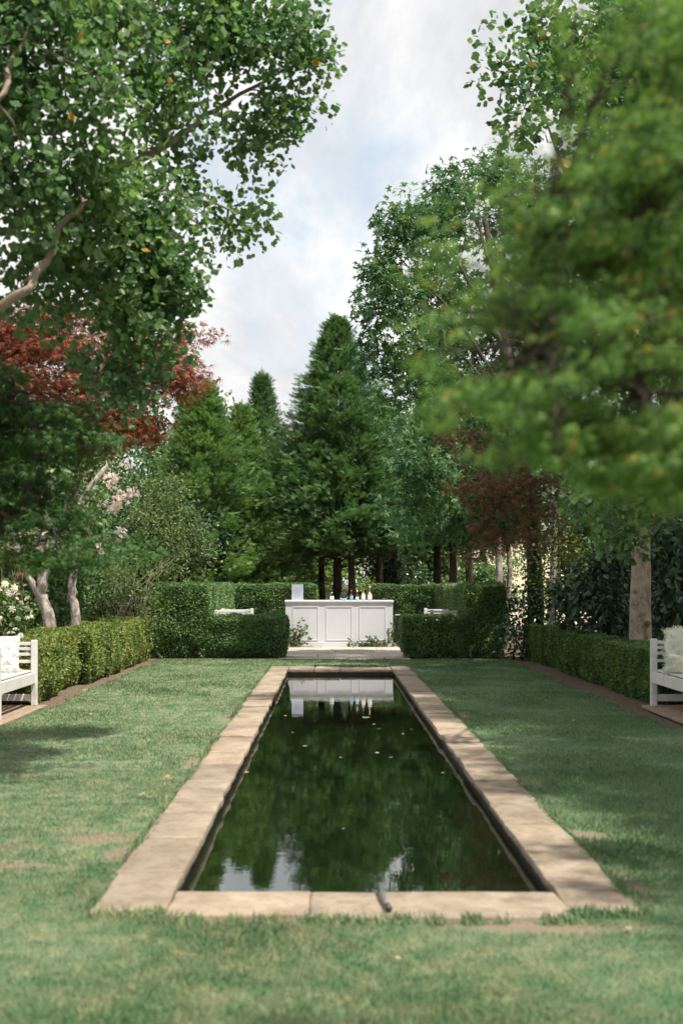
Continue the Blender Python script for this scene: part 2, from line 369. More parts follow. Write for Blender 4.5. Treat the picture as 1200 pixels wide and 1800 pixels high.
def lawn():
    mb = MB(); soil = []
    def patch(y0, y1, left, right, ny):
        ys = np.linspace(y0, y1, ny); nx = 40
        L = left(ys) if callable(left) else np.full(ny, left); R = right(ys) if callable(right) else np.full(ny, right)
        t = np.linspace(0, 1, nx)
        X = L[:, None] + (R - L)[:, None] * t[None]; Y = np.repeat(ys[:, None], nx, 1)
        V = np.stack([X, Y, np.full_like(X, .004)], -1).reshape(-1, 3); soil.append(soil_at(X, Y).reshape(-1))
        i, j = np.meshgrid(np.arange(ny - 1), np.arange(nx - 1), indexing='ij'); k = (i * nx + j).reshape(-1)
        mb.v.append(V); mb.f.append(np.stack([k, k + 1, k + nx + 1, k + nx], 1) + mb.n); mb.m += [0] * len(k); mb.n += len(V)
    i = .06
    patch(-4, QY0 + i, lawn_edge_left, lawn_edge_right, 90)
    patch(QY0 + i, QY1 - i, lawn_edge_left, QX0 + i, 260); patch(QY0 + i, QY1 - i, QX1 - i, lawn_edge_right, 260)
    patch(QY1 - i, 24.95, lawn_edge_left, lawn_edge_right, 40)
    o = mb.obj('lawn', M['lawn']); at_ = o.data.attributes.new('soil', 'FLOAT', 'POINT'); at_.data.foreach_set('value', np.concatenate(soil).astype(np.float32))
    return setting(o)
lawn()
def grass():
    mb = MB()
    def band(y0, y1, n, w, h, halfk=.30):
        Y = rng.uniform(y0, y1, n); X = rng.uniform(-1, 1, n) * np.minimum(Y * halfk + .5, 3.4) + .05
        keep = (X > lawn_edge_left(Y) - .05) & (X < lawn_edge_right(Y) + .05)
        keep &= ~((X > QX0 + .02) & (X < QX1 - .02) & (Y > QY0 + .02) & (Y < QY1 - .02))
        keep &= ~((X > PX0) & (X < PX1) & (Y > QY0 - .11) & (Y < QY0 + .1))
        keep &= soil_at(X, Y) * wav(X, Y, 12, 9.) < rng.uniform(.12, .75, n)
        X, Y = X[keep], Y[keep]; n = len(X)
        tall = .55 + .9 * wav(X, Y, 3, 5.) * wav(X, Y, 8, 1.3)
        pos = np.stack([X, Y, np.full(n, .002)], -1)
        ax = np.stack([rng.normal(0, .55, n), rng.normal(0, .55, n), np.ones(n)], -1); nr = rng.normal(0, 1, (n, 3))
        tv = [(-.5 * w / h, 0, 0), (.5 * w / h, 0, 0), (.3 * w / h, .6, .10), (0, 1, .32), (-.3 * w / h, .6, .10)]
        mb.add_leaves(tv, [(0, 1, 2, 4), (4, 2, 3)], pos, ax, nr, h * tall * rng.uniform(.6, 1.25, n))
    band(3.2, 6.2, 190000, .0052, .038, .50); band(6.2, 10, 130000, .0065, .034, .40); band(10, 16, 90000, .010, .032); band(16, 24.9, 80000, .015, .03)
    n = 26000; per = rng.uniform(0, 1, n); sd = rng.integers(0, 4, n); L = np.where(sd < 2, QX0 + per * (QX1 - QX0), QY0 + per * (QY1 - QY0)); tuft = wav(per * 30, sd * 9., 31, 2.2)
    o_ = np.abs(rng.normal(0, .022, n)) + .004; X = np.where(sd < 2, L, np.where(sd == 2, QX0 - o_, QX1 + o_)); Y = np.where(sd == 0, np.where((X > PX0) & (X < PX1), QY0 - o_ - .11, QY0 - o_), np.where(sd == 1, QY1 + o_ - .05, L))
    k = rng.uniform(0, 1, n) < tuft ** 2; inx = np.where(sd == 2, 1, np.where(sd == 3, -1, 0)); iny = np.where(sd == 0, 1, np.where(sd == 1, -1, 0))
    ax = np.stack([inx * .8 + rng.normal(0, .5, n), iny * .8 + rng.normal(0, .5, n), np.ones(n)], -1)
    mb.add_leaves([(-.08, 0, 0), (.08, 0, 0), (.05, .6, .10), (0, 1, .34), (-.05, .6, .10)], [(0, 1, 2, 4), (4, 2, 3)], np.stack([X, Y, np.full(n, .002)], -1)[k], ax[k], rng.normal(0, 1, (n, 3))[k], (.05 * rng.uniform(.6, 1.4, n))[k])
    o = mb.obj('grass', M['blade']); o['label'] = 'short mown lawn grass with dry straw patches'; return setting(o, 'stuff')
grass()
w = MB(); w.add([(PX0 - .08, PY0 - .1, WATER_Z), (PX1 + .08, PY0 - .1, WATER_Z), (PX1 + .08, PY1 + .1, WATER_Z), (PX0 - .08, PY1 + .1, WATER_Z)], [(0, 1, 2, 3)])
setting(w.obj('water', M['water']))

def slab(x0, x1, y0, y1, z0, z1, seed, rough=.010, cut=.14):
    """one hand-cut stone: gridded box with wandering edges and rounded arrises"""
    r = random.Random(seed); mb = MB()
    nx = max(2, round((x1 - x0) / cut)); ny = max(2, round((y1 - y0) / cut)); nz = 2
    bm = bmesh.new(); vs = {}
    for i in range(nx + 1):
        for j in range(ny + 1):
            for k in range(nz + 1):
                if 0 < i < nx and 0 < j < ny and 0 < k < nz: continue
                x, y, z = x0 + (x1 - x0) * i / nx, y0 + (y1 - y0) * j / ny, z0 + (z1 - z0) * k / nz
                n = noise.noise_vector(Vector((x * 2.3, y * 2.3, seed * 3.1)))+ noise.noise_vector(Vector((x * 7, y * 7, seed * 1.7)))*.6
                dx = n.x * rough * 1.4 if i in (0, nx) else 0; dy = n.y * rough * 1.0 if j in (0, ny) else 0; dz = n.z * rough * .45 if k == nz else 0
                vs[i, j, k] = bm.verts.new((x + dx, y + dy, z + dz))
    def q(*ks): bm.faces.new([vs[k] for k in ks])
    for i in range(nx):
        for j in range(ny): q((i, j, nz), (i + 1, j, nz), (i + 1, j + 1, nz), (i, j + 1, nz)); q((i, j, 0), (i, j + 1, 0), (i + 1, j + 1, 0), (i + 1, j, 0))
    for i in range(nx):
        for k in range(nz): q((i, 0, k), (i + 1, 0, k), (i + 1, 0, k + 1), (i, 0, k + 1)); q((i, ny, k), (i, ny, k + 1), (i + 1, ny, k + 1), (i + 1, ny, k))
    for j in range(ny):
        for k in range(nz): q((0, j, k), (0, j, k + 1), (0, j + 1, k + 1), (0, j + 1, k)); q((nx, j, k), (nx, j + 1, k), (nx, j + 1, k + 1), (nx, j, k + 1))
    return bm
def bm_obj(bm, name, mat, parent=None, smooth=False, bevel=0):
    me = bpy.data.meshes.new(name); bm.to_mesh(me); bm.free(); me.materials.append(mat)
    o = bpy.data.objects.new(name, me); col.objects.link(o)
    if parent is not None: o.parent = parent
    if smooth:
        for p in me.polygons: p.use_smooth = True
    if bevel:
        b = o.modifiers.new('bevel', 'BEVEL'); b.width = bevel; b.segments = 2; b.limit_method = 'ANGLE'; b.angle_limit = math.radians(50)
    return o
def pool():
    t = thing('reflecting_pool', 'long narrow dark reflecting pool edged with worn tan sandstone slabs in the lawn', 'pool')
    k = 0; ztop = .024
    def run(a0, a1, f, gap=.008):
        nonlocal k
        a = a0
        while a < a1 - .05:
            L = random.uniform(.42, .95)
            if a1 - a - L < .35: L = a1 - a
            f(a + gap, a + L - gap, k); k += 1; a += L
    def st(x0, x1, y0, y1, k): bm_obj(slab(x0, x1, y0, y1, -.022, ztop + random.uniform(-.009, .009), k, .011, .09), 'coping_stone', M['coping'], t, True, .008)
    run(QY0, QY1, lambda a, b, k: st(QX0, PX0, a, b, k)); run(QY0, QY1, lambda a, b, k: st(PX1, QX1, a, b, k))
    run(PX0 + .004, PX1 - .004, lambda a, b, k: st(a, b, QY0 - random.uniform(.03, .12), PY0, k), .001); run(PX0 + .004, PX1 - .004, lambda a, b, k: st(a, b, PY1, QY1 - .05, k))
    m = MB()
    for a, b, c, d in ((QX0 + .03, PX0 - .03, QY0 + .03, QY1 - .03), (PX1 + .03, QX1 - .03, QY0 + .03, QY1 - .03), (PX0 - .03, PX1 + .03, QY0 + .012, PY0 - .03), (PX0 - .03, PX1 + .03, PY1 + .03, QY1 - .03)):
        m.box(a, b, c, d, -.12, -.012)
    m.obj('mortar_bed', M['mortar'], t)
    wl_ = MB(); e = .02
    for a, b, c, d in ((PX0 - .1, PX0 - e, PY0 - .1, PY1 + .1), (PX1 + e, PX1 + .1, PY0 - .1, PY1 + .1), (PX0 - e, PX1 + e, PY0 - .1, PY0 - e), (PX0 - e, PX1 + e, PY1 + e, PY1 + .1)):
        wl_.box(a, b, c, d, -.8, -.024)
    wl_.add([(PX0 - .1, PY0 - .1, -.79), (PX1 + .1, PY0 - .1, -.79), (PX1 + .1, PY1 + .1, -.79), (PX0 - .1, PY1 + .1, -.79)], [(0, 1, 2, 3)])
    wl_.obj('pool_wall', M['pool_wall'], t)
pool()
def paving():
    t = bpy.data.objects.new('paving', None); col.objects.link(t); setting(t)
    k = 300
    ys = [24.75, 25.5, 26.4, 27.2, 28.1, 29.0, 30.0, 31.2]
    for y0, y1 in zip(ys, ys[1:]):
        x = -1.02 + random.uniform(-.05, .03)
        while x < 1.5:
            L = random.uniform(.6, 1.1)
            if 1.56 - x - L < .4: L = 1.56 - x
            bm_obj(slab(x + .005, x + L - .005, y0 + .005, y1 - .005, -.02, .018 + random.uniform(-.003, .003), k, .006, .2), 'flagstone', M['paving'], t, True, .006); k += 1; x += L
    m = MB(); m.box(-.98, 1.5, 24.8, 31.15, -.03, .006); m.obj('joint', M['mortar'], t)
paving()
# sunlit dry field rising beyond the trees
def field():
    mb = MB(); nx, ny = 60, 40
    xs = np.linspace(6.0, 140, nx); ys = np.linspace(44, 170, ny); X, Y = np.meshgrid(xs, ys)
    Z = .01 + np.clip((Y - 46) * .055, 0, None) * np.clip((X - 5) / 11, 0, 1) + .25 * wav(X, Y, 4, .25) * np.clip((Y - 46) / 10, 0, 1)
    V = np.stack([X, Y, Z], -1).reshape(-1, 3); i, j = np.meshgrid(np.arange(ny - 1), np.arange(nx - 1), indexing='ij'); k = (i * nx + j).reshape(-1)
    mb.v.append(V); mb.f.append(np.stack([k, k + 1, k + nx + 1, k + nx], 1)); mb.m += [0] * len(k); mb.n += len(V)
    m, nt, b = new_mat('dry_field'); c = ramp(nt, noise_n(nt, .6, 8, .7), [(.3, (.36, .27, .17)), (.55, (.52, .41, .28)), (.75, (.30, .29, .13))])
    nt.links.new(c, b.inputs['Base Color']); b.inputs['Roughness'].default_value = .9
    setting(mb.obj('field', m, smooth=True))
field()

# ------------------------------------------------------------------ leaf shapes (unit length along +y)
TULIP = ([(0, 0, 0), (0, .86, -.02), (.20, .03, .05), (.46, .22, .10), (.40, .45, .08), (.47, .78, .12), (.20, .98, .05), (-.20, .03, .05), (-.46, .22, .10), (-.40, .45, .08), (-.47, .78, .12), (-.20, .98, .05)],
         [(0, 2, 3, 4, 5, 6, 1), (1, 11, 10, 9, 8, 7, 0)])
def star(nl, spread, wid, inner, droop=.18):
    V = [(0, .28, 0)]; Fs = []
    an = np.linspace(-spread, spread, nl)
    for k, a in enumerate(an):
        L = .72 * (1 - .42 * (abs(a) / spread) ** 1.5)
        V.append((math.sin(a) * L, .28 + math.cos(a) * L, -droop * L))
    st = spread * 2 / (nl - 1)
    for k in range(nl + 1):
        a = -spread - st / 2 + k * st; V.append((math.sin(a) * inner, .28 + math.cos(a) * inner, .03))
    for k in range(nl): Fs.append((0, nl + 1 + k, 1 + k, nl + 2 + k))
    return V, Fs
STAR = star(5, 2.0, .2, .26)
MAPLE = star(7, 1.9, .1, .14, .3)
LACE = star(7, 1.15, .1, .10, .35)
OVAL = ([(0, 0, 0), (.26, .35, .06), (.20, .75, .04), (0, 1, -.05), (-.20, .75, .04), (-.26, .35, .06)], [(0, 1, 2, 3), (3, 4, 5, 0)])
NARROW = ([(0, 0, 0), (.12, .4, .03), (0, 1, -.08), (-.12, .4, .03)], [(0, 1, 2), (2, 3, 0)])
DIAM = ([(0, 0, 0), (.32, .5, .05), (0, 1, 0), (-.32, .5, .05)], [(0, 1, 2, 3)])
def spray():
    V, Fs = [], []
    def kite(x, y, a, L, w, z):
        i = len(V); dx, dy = math.sin(a), math.cos(a); px, py = dy, -dx
        for t, s in ((0, 0), (.45, w), (1, 0), (.45, -w)): V.append((x + dx * L * t + px * s, y + dy * L * t + py * s, z - .25 * abs(math.sin(a)) * L * t + .0))
        Fs.append((i, i + 1, i + 2, i + 3))
    kite(0, 0, 0, 1, .035, 0)
    for k in range(4):
        y = .12 + .19 * k; L = .48 - .08 * k
        kite(0, y, .62, L, .036, 0); kite(0, y + .06, -.62, L * .95, .036, 0)
    for f in range(1, len(Fs)): pass
    return V, Fs
SPRAY = spray()
def frond():
    V, Fs = [], []
    for k in range(13):
        y = .06 + k * .072; L = .26 * math.sin(math.pi * (.12 + .86 * (1 - k / 13))) + .02; dz = -.55 * (y ** 2)
        for s in (1, -1):
            i = len(V); V.extend([(0, y - .02, dz), (s * L, y + .04, dz - .04), (s * L * .95, y + .07, dz - .04), (0, y + .035, dz)]); Fs.append((i, i + 1, i + 2, i + 3) if s > 0 else (i + 3, i + 2, i + 1, i))
    return V, Fs
FROND = frond()
def flower_t(np_=7, w=.34):
    V = [(0, 0, .15)]; Fs = []
    for k in range(np_):
        a = 2 * math.pi * k / np_; i = len(V)
        V += [(math.cos(a - w) * .36, math.sin(a - w) * .36, .22), (math.cos(a) * .5, math.sin(a) * .5, .10), (math.cos(a + w) * .36, math.sin(a + w) * .36, .22)]
        Fs.append((0, i, i + 1, i + 2))
    return V, Fs
FLOWER = flower_t()
f2 = flower_t(5, .45); ROSE = (FLOWER[0] + [(x * .62, y * .62, z * .5 + .22) for x, y, z in f2[0]], FLOWER[1] + [tuple(i + len(FLOWER[0]) for i in q) for q in f2[1]])

# ------------------------------------------------------------------ crowns
def clusters(blobs, cr, k, r):
    """blobs: (centre, (rx, ry, rz), density) -> cluster centres filling those ellipsoids, denser near their skin"""
    out = []
    for c, rad, dn in blobs:
        rad = np.asarray(rad, float); n = max(1, int(k * dn * rad[0] * rad[2] / cr ** 2 + r.uniform(0, 1)))
        d = norm(r.normal(0, 1, (n, 3))) * (r.uniform(0, 1, (n, 1)) ** (1 / 2.4)); out.append(np.asarray(c) + d * rad)
    return np.concatenate(out)
def fill(mb, tpl, cl, cr, nl, size, r, outw=.7, droop=.35, up=.8, jit=.7, squash=.8, mat=0, bias=None):
    n = len(cl) * nl
    g = r.normal(0, 1, (n, 3)); g *= np.minimum(1, 1.75 / np.maximum(np.linalg.norm(g, axis=1, keepdims=True), 1e-6)); off = g * cr * np.array((.62, .62, .62 * squash)); pos = np.repeat(cl, nl, 0) + off
    ax = norm(off) * outw + r.normal(0, 1, (n, 3)) * jit + np.array((0, 0, -droop))
    if bias is not None: ax = ax + np.asarray(bias)
    nr = r.normal(0, .7, (n, 3)) + np.array((0, 0, up))
    mb.add_leaves(tpl[0], tpl[1], pos, ax, nr, size * r.uniform(.5, 1.35, n), mat)
def limb(mb, pts, r0, r1, n=8, wob=.02, r=rng, mat=0):
    """smooth wandering limb through the points; returns its samples"""
    pts = np.asarray(pts, float); t = np.linspace(0, len(pts) - 1, (len(pts) - 1) * 5 + 1); i = np.minimum(t.astype(int), len(pts) - 2); f = (t - i)[:, None]
    p0 = pts[np.maximum(i - 1, 0)]; p1 = pts[i]; p2 = pts[i + 1]; p3 = pts[np.minimum(i + 2, len(pts) - 1)]
    C = .5 * (2 * p1 + (p2 - p0) * f + (2 * p0 - 5 * p1 + 4 * p2 - p3) * f ** 2 + (3 * p1 - p0 - 3 * p2 + p3) * f ** 3)
    C[1:-1] += r.normal(0, wob, C[1:-1].shape)
    R = r0 + (r1 - r0) * np.linspace(0, 1, len(C)) ** .8
    mb.tube(C, R, n, mat); return C
def twigs(mb, sk, cl, share, r, rad=.012, mat=0, sag=.12):
    sk = np.concatenate(sk)
    for c in cl:
        if r.uniform() > share: continue
        d = np.linalg.norm(sk - c, axis=1); a = sk[np.argmin(d)]; L = d.min()
        if L < .05 or L > 3.5: continue
        m1 = a * .6 + c * .4 + r.normal(0, .07 * L, 3); m1[2] += sag * L; m2 = a * .25 + c * .75 + r.normal(0, .06 * L, 3)
        mb.tube([a, m1, m2, c], [rad * (1 + .5 * L), rad * .9, rad * .6, rad * .3], 4, mat, False)
def pb(L, dens=1.0):                                  # blobs written as (x, y, depth, half width px, half height px[, density[, depth radius m]])
    out = []
    for b in L:
        x, y, d, wx, wy = b[:5]; dn = b[5] if len(b) > 5 else 1.0; rx, rz = wx * d / F, wy * d / F
        out.append((P(x, y, d), (rx, b[6] if len(b) > 6 else max(rx * .8, .25), rz), dn * dens))
    return out
def tree(name, label, cat, base, group=None): return thing(name, label, cat, base, 0, group)
def finish(t, base, crown=None, trunk=None, cm=None, bm_=None, cname='crown', tname='trunk'):
    if trunk is not None and trunk.n: at(trunk.obj(tname, bm_, t, True), base)
    if crown is not None and crown.n: at(crown.obj(cname, cm, t), base)

# --- the big tulip tree that leans in over the left of the lawn
def big_left():
    r = np.random.default_rng(21); base = (-5.3, 10.0, 0)
    t = tree('tulip_tree', 'big tulip tree with pale limbs reaching over the lawn from beside the red maple', 'tree', base)
    B = pb([(30, 40, 8.40, 150, 110, 1.1), (170, 40, 9.20, 120, 100, 1.1), (276, 30, 10.00, 130, 90, 1.0), (406, 30, 10.56, 110, 80, 1.0), (506, 70, 10.88, 60, 60, .9), (536, 55, 10.88, 30, 30, .9), (521, 150, 10.88, 48, 55, .8),
            (446, 210, 10.80, 60, 60, .75), (376, 120, 10.40, 90, 80, .6), (70, 190, 8.48, 130, 100, 1.1), (220, 150, 9.60, 100, 80, .6), (286, 230, 10.40, 90, 55, .30), (406, 250, 10.72, 80, 40, .5), (150, 300, 8.80, 120, 85, 1.0),
            (20, 330, 8.40, 110, 110, 1.0), (306, 320, 10.56, 75, 50, .5), (366, 390, 10.72, 60, 45, .55), (436, 355, 10.80, 26, 35, 1.0), (406, 400, 10.80, 40, 25, .6), (230, 370, 9.60, 90, 60, 1.2), (276, 425, 10.00, 50, 45, 1.4), (130, 420, 9.20, 110, 80, .9), (30, 480, 8.80, 70, 60, .6),
            (250, 480, 9.76, 80, 60, 1.3), (281, 510, 9.92, 44, 60, 1.5), (271, 590, 9.84, 36, 42, 1.4), (210, 560, 9.60, 75, 60, 1.3), (120, 520, 9.28, 80, 45, .8), (220, 640, 9.76, 48, 50, 1.4), (225, 700, 9.76, 26, 30, 1.2), (150, 610, 9.60, 45, 40, .6), (40, 560, 9.04, 45, 25, .5)])
    B += [((-4.2, 7.6, 5.3), (1.5, 1.3, 1.5), .8), ((-5.2, 9.6, 6.9), (2.2, 2.2, 1.4), .8), ((-6.9, 10.4, 5.6), (1.8, 2.0, 1.8), .7), ((-3.2, 9.2, 7.0), (1.9, 1.3, 1.0), .6)]
    tr = MB(); sk = []
    top = np.array((-5.05, 10.1, 7.6))
    sk.append(limb(tr, [base, (-5.25, 10, 2), (-5.15, 10.05, 4.6), top], .26, .09, 12))
    sk.append(limb(tr, [(-5.2, 10, 2.2), (-4.1, 9.4, 2.6), P(-10, 545, 8.32), P(70, 478, 8.40), P(108, 400, 8.56), P(162, 352, 8.80), P(225, 330, 9.52), P(330, 345, 10.40), P(430, 380, 10.72)], .046, .007, 8, .008))
    sk.append(limb(tr, [(-5.2, 10, 3.2), (-3.7, 9.9, 3.8), P(60, 330, 9.60), P(160, 305, 9.76), P(255, 278, 10.00), P(320, 235, 10.24), P(390, 185, 10.72), P(470, 140, 10.80), P(550, 90, 10.88)], .068, .007, 8, .008))
    sk.append(limb(tr, [(-5.15, 10, 4.0), (-3.9, 8.9, 4.7), P(-40, 190, 8.0), P(20, 110, 8.1), P(55, 40, 8.3), P(80, -60, 8.6)], .034, .012, 8, .003))
    sk.append(limb(tr, [P(40, 80, 8.96), P(90, 60, 9.28), P(230, 60, 9.84), P(420, 40, 10.48)], .03, .01, 6, .01))
    sk.append(limb(tr, [P(130, 375, 9.60), P(170, 420, 9.60), P(200, 470, 9.68), P(203, 540, 9.68), P(210, 600, 9.76)], .028, .008, 6, .01))
    sk.append(limb(tr, [P(75, 470, 9.44), P(150, 500, 9.60), P(240, 540, 9.76), P(300, 580, 9.84)], .03, .008, 6, .01))
    sk.append(limb(tr, [P(165, 345, 9.76), P(240, 400, 9.84), P(290, 470, 9.92)], .03, .008, 6, .01))
    cl = clusters(B, .21, 3.1, r); cr = MB(); fill(cr, TULIP, cl, .24, 105, .054, r, .6, .45, .7, .75)
    twigs(tr, sk, cl, .45, r, .010)
    finish(t, base, cr, tr, M['tulip'], M['bark_tan'])
big_left()

def inside(poly, x, y):
    c = False; n = len(poly)
    for i in range(n):
        (x1, y1), (x2, y2) = poly[i], poly[i - 1]
        if (y1 > y) != (y2 > y) and x < (x2 - x1) * (y - y1) / (y2 - y1) + x1: c = not c
    return c
def layered(poly, n, d0, d1, w0, w1, h0, h1, seed, row=34, slope=0.):
    """flat sprays in loose tiers within an outline"""
    r = random.Random(seed); xs = [p[0] for p in poly]; ys = [p[1] for p in poly]; out = []
    while len(out) < n:
        x = r.uniform(min(xs), max(xs)); y = round((r.uniform(min(ys), max(ys)) - slope * x) / row) * row + r.gauss(0, row * .20) + slope * x
        if inside(poly, x, y): d = r.uniform(d0, d1); out.append((x, y, d, r.uniform(w0, w1), r.uniform(h0, h1), 1.0))
    return out
# --- red japanese maple behind it
def maple_pads(name, label, base, pads, leafm, bark, tpl, size, cr, nl, k, seed, trunk_r, stems, mats_extra=None, flat=.55, droop=.45, share=.5, bias=None):
    r = np.random.default_rng(seed); t = tree(name, label, 'tree', base); B = pb(pads); tr = MB(); sk = []
    for s in stems: sk.append(limb(tr, s, trunk_r, trunk_r * .22, 8, .02, r))
    allsk = np.concatenate(sk)
    for c, rad, dn in B:                               # a limb into every pad
        a = allsk[np.argmin(np.linalg.norm(allsk - c, axis=1) + .4 * np.maximum(allsk[:, 2] - c[2], 0))]
        m = a * .5 + np.asarray(c) * .5 + np.array((0, 0, .12)) * np.linalg.norm(c - a); sk.append(limb(tr, [a, m, c], trunk_r * .30, trunk_r * .07, 6, .01, r))
    cl = clusters(B, cr, k, r); cw = MB(); fill(cw, tpl, cl, cr * 1.15, nl, size, r, .8, droop, 1.3, .45, flat, bias=bias)
    twigs(tr, sk, cl, share, r, trunk_r * .06); finish(t, base, cw, tr, leafm, bark); return t
b = P(85, 1100, 25.5); b[2] = 0
maple_pads('red_maple', 'red leaved maple with spreading layered branches behind the tulip tree limbs', b,
           [(40, 575, 22, 70, 40), (120, 560, 22, 50, 30, .8), (20, 620, 22, 60, 40), (110, 610, 22, 80, 40, .8), (200, 560, 22.5, 60, 45, .6), (190, 620, 22, 70, 40, .7), (70, 670, 22, 80, 38), (170, 690, 22, 70, 40, .6), (240, 640, 22, 60, 45, .6), (300, 650, 22, 50, 38), (335, 665, 22, 22, 30), (265, 690, 22, 60, 30, .6), (210, 740, 22, 60, 28), (260, 745, 22, 36, 28), (160, 775, 22, 45, 24), (120, 730, 22, 60, 30, .7), (345, 590, 22.4, 20, 18, .4), (300, 610, 22.4, 40, 40, .4), (-60, 600, 22, 80, 90)],
           M['red'], M['bark_brown'], MAPLE, .15, .25, 42, 6.5, 31, .07,
           [[b, P(110, 940, 24.5), P(150, 740, 22.3), P(120, 620, 22)], [b + np.array((.1, 0, 0)), P(130, 930, 24.3), P(195, 740, 22.3), P(240, 600, 22.2)], [b + np.array((-.1, 0, 0)), P(70, 900, 24), P(70, 720, 22.3), P(30, 610, 22)]])
# --- lace-leaf maple, deep green, near left
b = np.array((-3.75, 9.6, 0))
maple_pads('lace_leaf_maple', 'deep green lace leaf maple with drooping layers in front of the pale trunks', b,
           layered([(-120, 620), (0, 640), (40, 675), (100, 695), (150, 705), (165, 760), (185, 800), (165, 850), (195, 890), (170, 925), (235, 955), (225, 980), (170, 1000), (90, 1005), (0, 990), (-120, 960)], 120, 9.0, 9.9, 26, 52, 7, 13, 5, 36, .10)
           + layered([(-120, 660), (60, 710), (120, 760), (140, 850), (130, 940), (-120, 940)], 40, 9.6, 10.3, 40, 60, 16, 26, 6, 50, .1),
           M['lace_dark'], M['twig_dark'], MAPLE, .075, .11, 22, 4.6, 32, .045,
           [[b, b + np.array((.05, 0, .9)), P(-150, 900, 9.5), P(-40, 780, 9.5), P(30, 690, 9.5)], [b + np.array((0, .03, .3)), P(-120, 900, 9.4), P(0, 905, 9.3), P(80, 925, 9.3), P(160, 950, 9.4)]], flat=.4, droop=.55, share=.6, bias=(.25, 0, 0))
# --- lace-leaf maple very near on the right
b = np.array((2.1, 3.3, 0))
maple_pads('fine_leaf_maple', 'feathery light green maple overhanging closely from the side, soft with blur', b,
           layered([(1010, -40), (1300, -60), (1300, 900), (1100, 880), (1010, 830), (900, 800), (800, 765), (790, 700), (770, 620), (765, 530), (800, 440), (800, 400), (850, 350), (920, 320), (960, 260), (1040, 200), (1080, 110)], 150, 2.65, 3.1, 34, 90, 5, 9, 3, 66, -.20)
           + [(765, 410, 2.9, 44, 6, 1.), (752, 490, 2.9, 40, 6, .9), (742, 575, 2.9, 44, 7, 1.), (752, 650, 2.85, 46, 7, 1.), (770, 735, 2.85, 46, 8, 1.), (850, 330, 3.0, 44, 6, .9), (930, 255, 3.0, 38, 6, .8), (1010, 168, 3.1, 44, 7, .9), (800, 460, 2.9, 50, 8, 1.), (780, 540, 2.9, 54, 8, 1.), (790, 615, 2.9, 54, 8, 1.), (800, 695, 2.85, 54, 8, 1.), (900, 800, 2.85, 54, 8, .8)]
           + layered([(1120, 60), (1300, 0), (1300, 860), (1080, 850), (930, 760), (880, 650), (880, 480), (960, 380), (1060, 260)], 115, 2.95, 3.25, 60, 110, 12, 20, 4, 66, -.2),
           M['lace'], M['twig_dark'], LACE, .042, .046, 15, 11.0, 33, .018,
           [[b, b + np.array((-.05, 0, 1.0)), P(1500, 800, 3.3), P(1300, 500, 3.3), P(1150, 250, 3.3)], [b + np.array((0, 0, .9)), P(1400, 850, 3.1), P(1150, 700, 3.0), P(960, 620, 2.9)], [b + np.array((0, 0, 1.1)), P(1400, 600, 3.1), P(1150, 480, 3.1), P(950, 420, 3.05)]], flat=.24, droop=.25, share=.25, bias=(-1.7, 0, -.35))
# --- purple maple right
b = P(936, 1090, 26.2); b[2] = 0
maple_pads('purple_maple', 'purple brown maple with drooping branches in the shade in front of the dark trunk', b,
           [(805, 765, 20.4, 30, 11), (790, 742, 20.6, 16, 8, .8), (860, 795, 20, 44, 14), (925, 800, 20, 44, 18), (815, 858, 19.6, 34, 11), (868, 848, 19.6, 50, 14), (935, 850, 20, 50, 20), (885, 885, 19.6, 46, 14), (945, 895, 20, 40, 20), (872, 922, 19.6, 40, 12), (850, 966, 19.5, 30, 10), (900, 952, 19.6, 40, 14), (950, 935, 20, 34, 18, .8), (975, 830, 20, 34, 18)],
           M['purple'], M['bark_dark'], MAPLE, .125, .20, 34, 5.0, 34, .06,
           [[b, P(937, 960, 26), P(930, 860, 22), P(930, 800, 20.2)], [b, P(936, 990, 26), P(900, 890, 22), P(850, 820, 20)]])
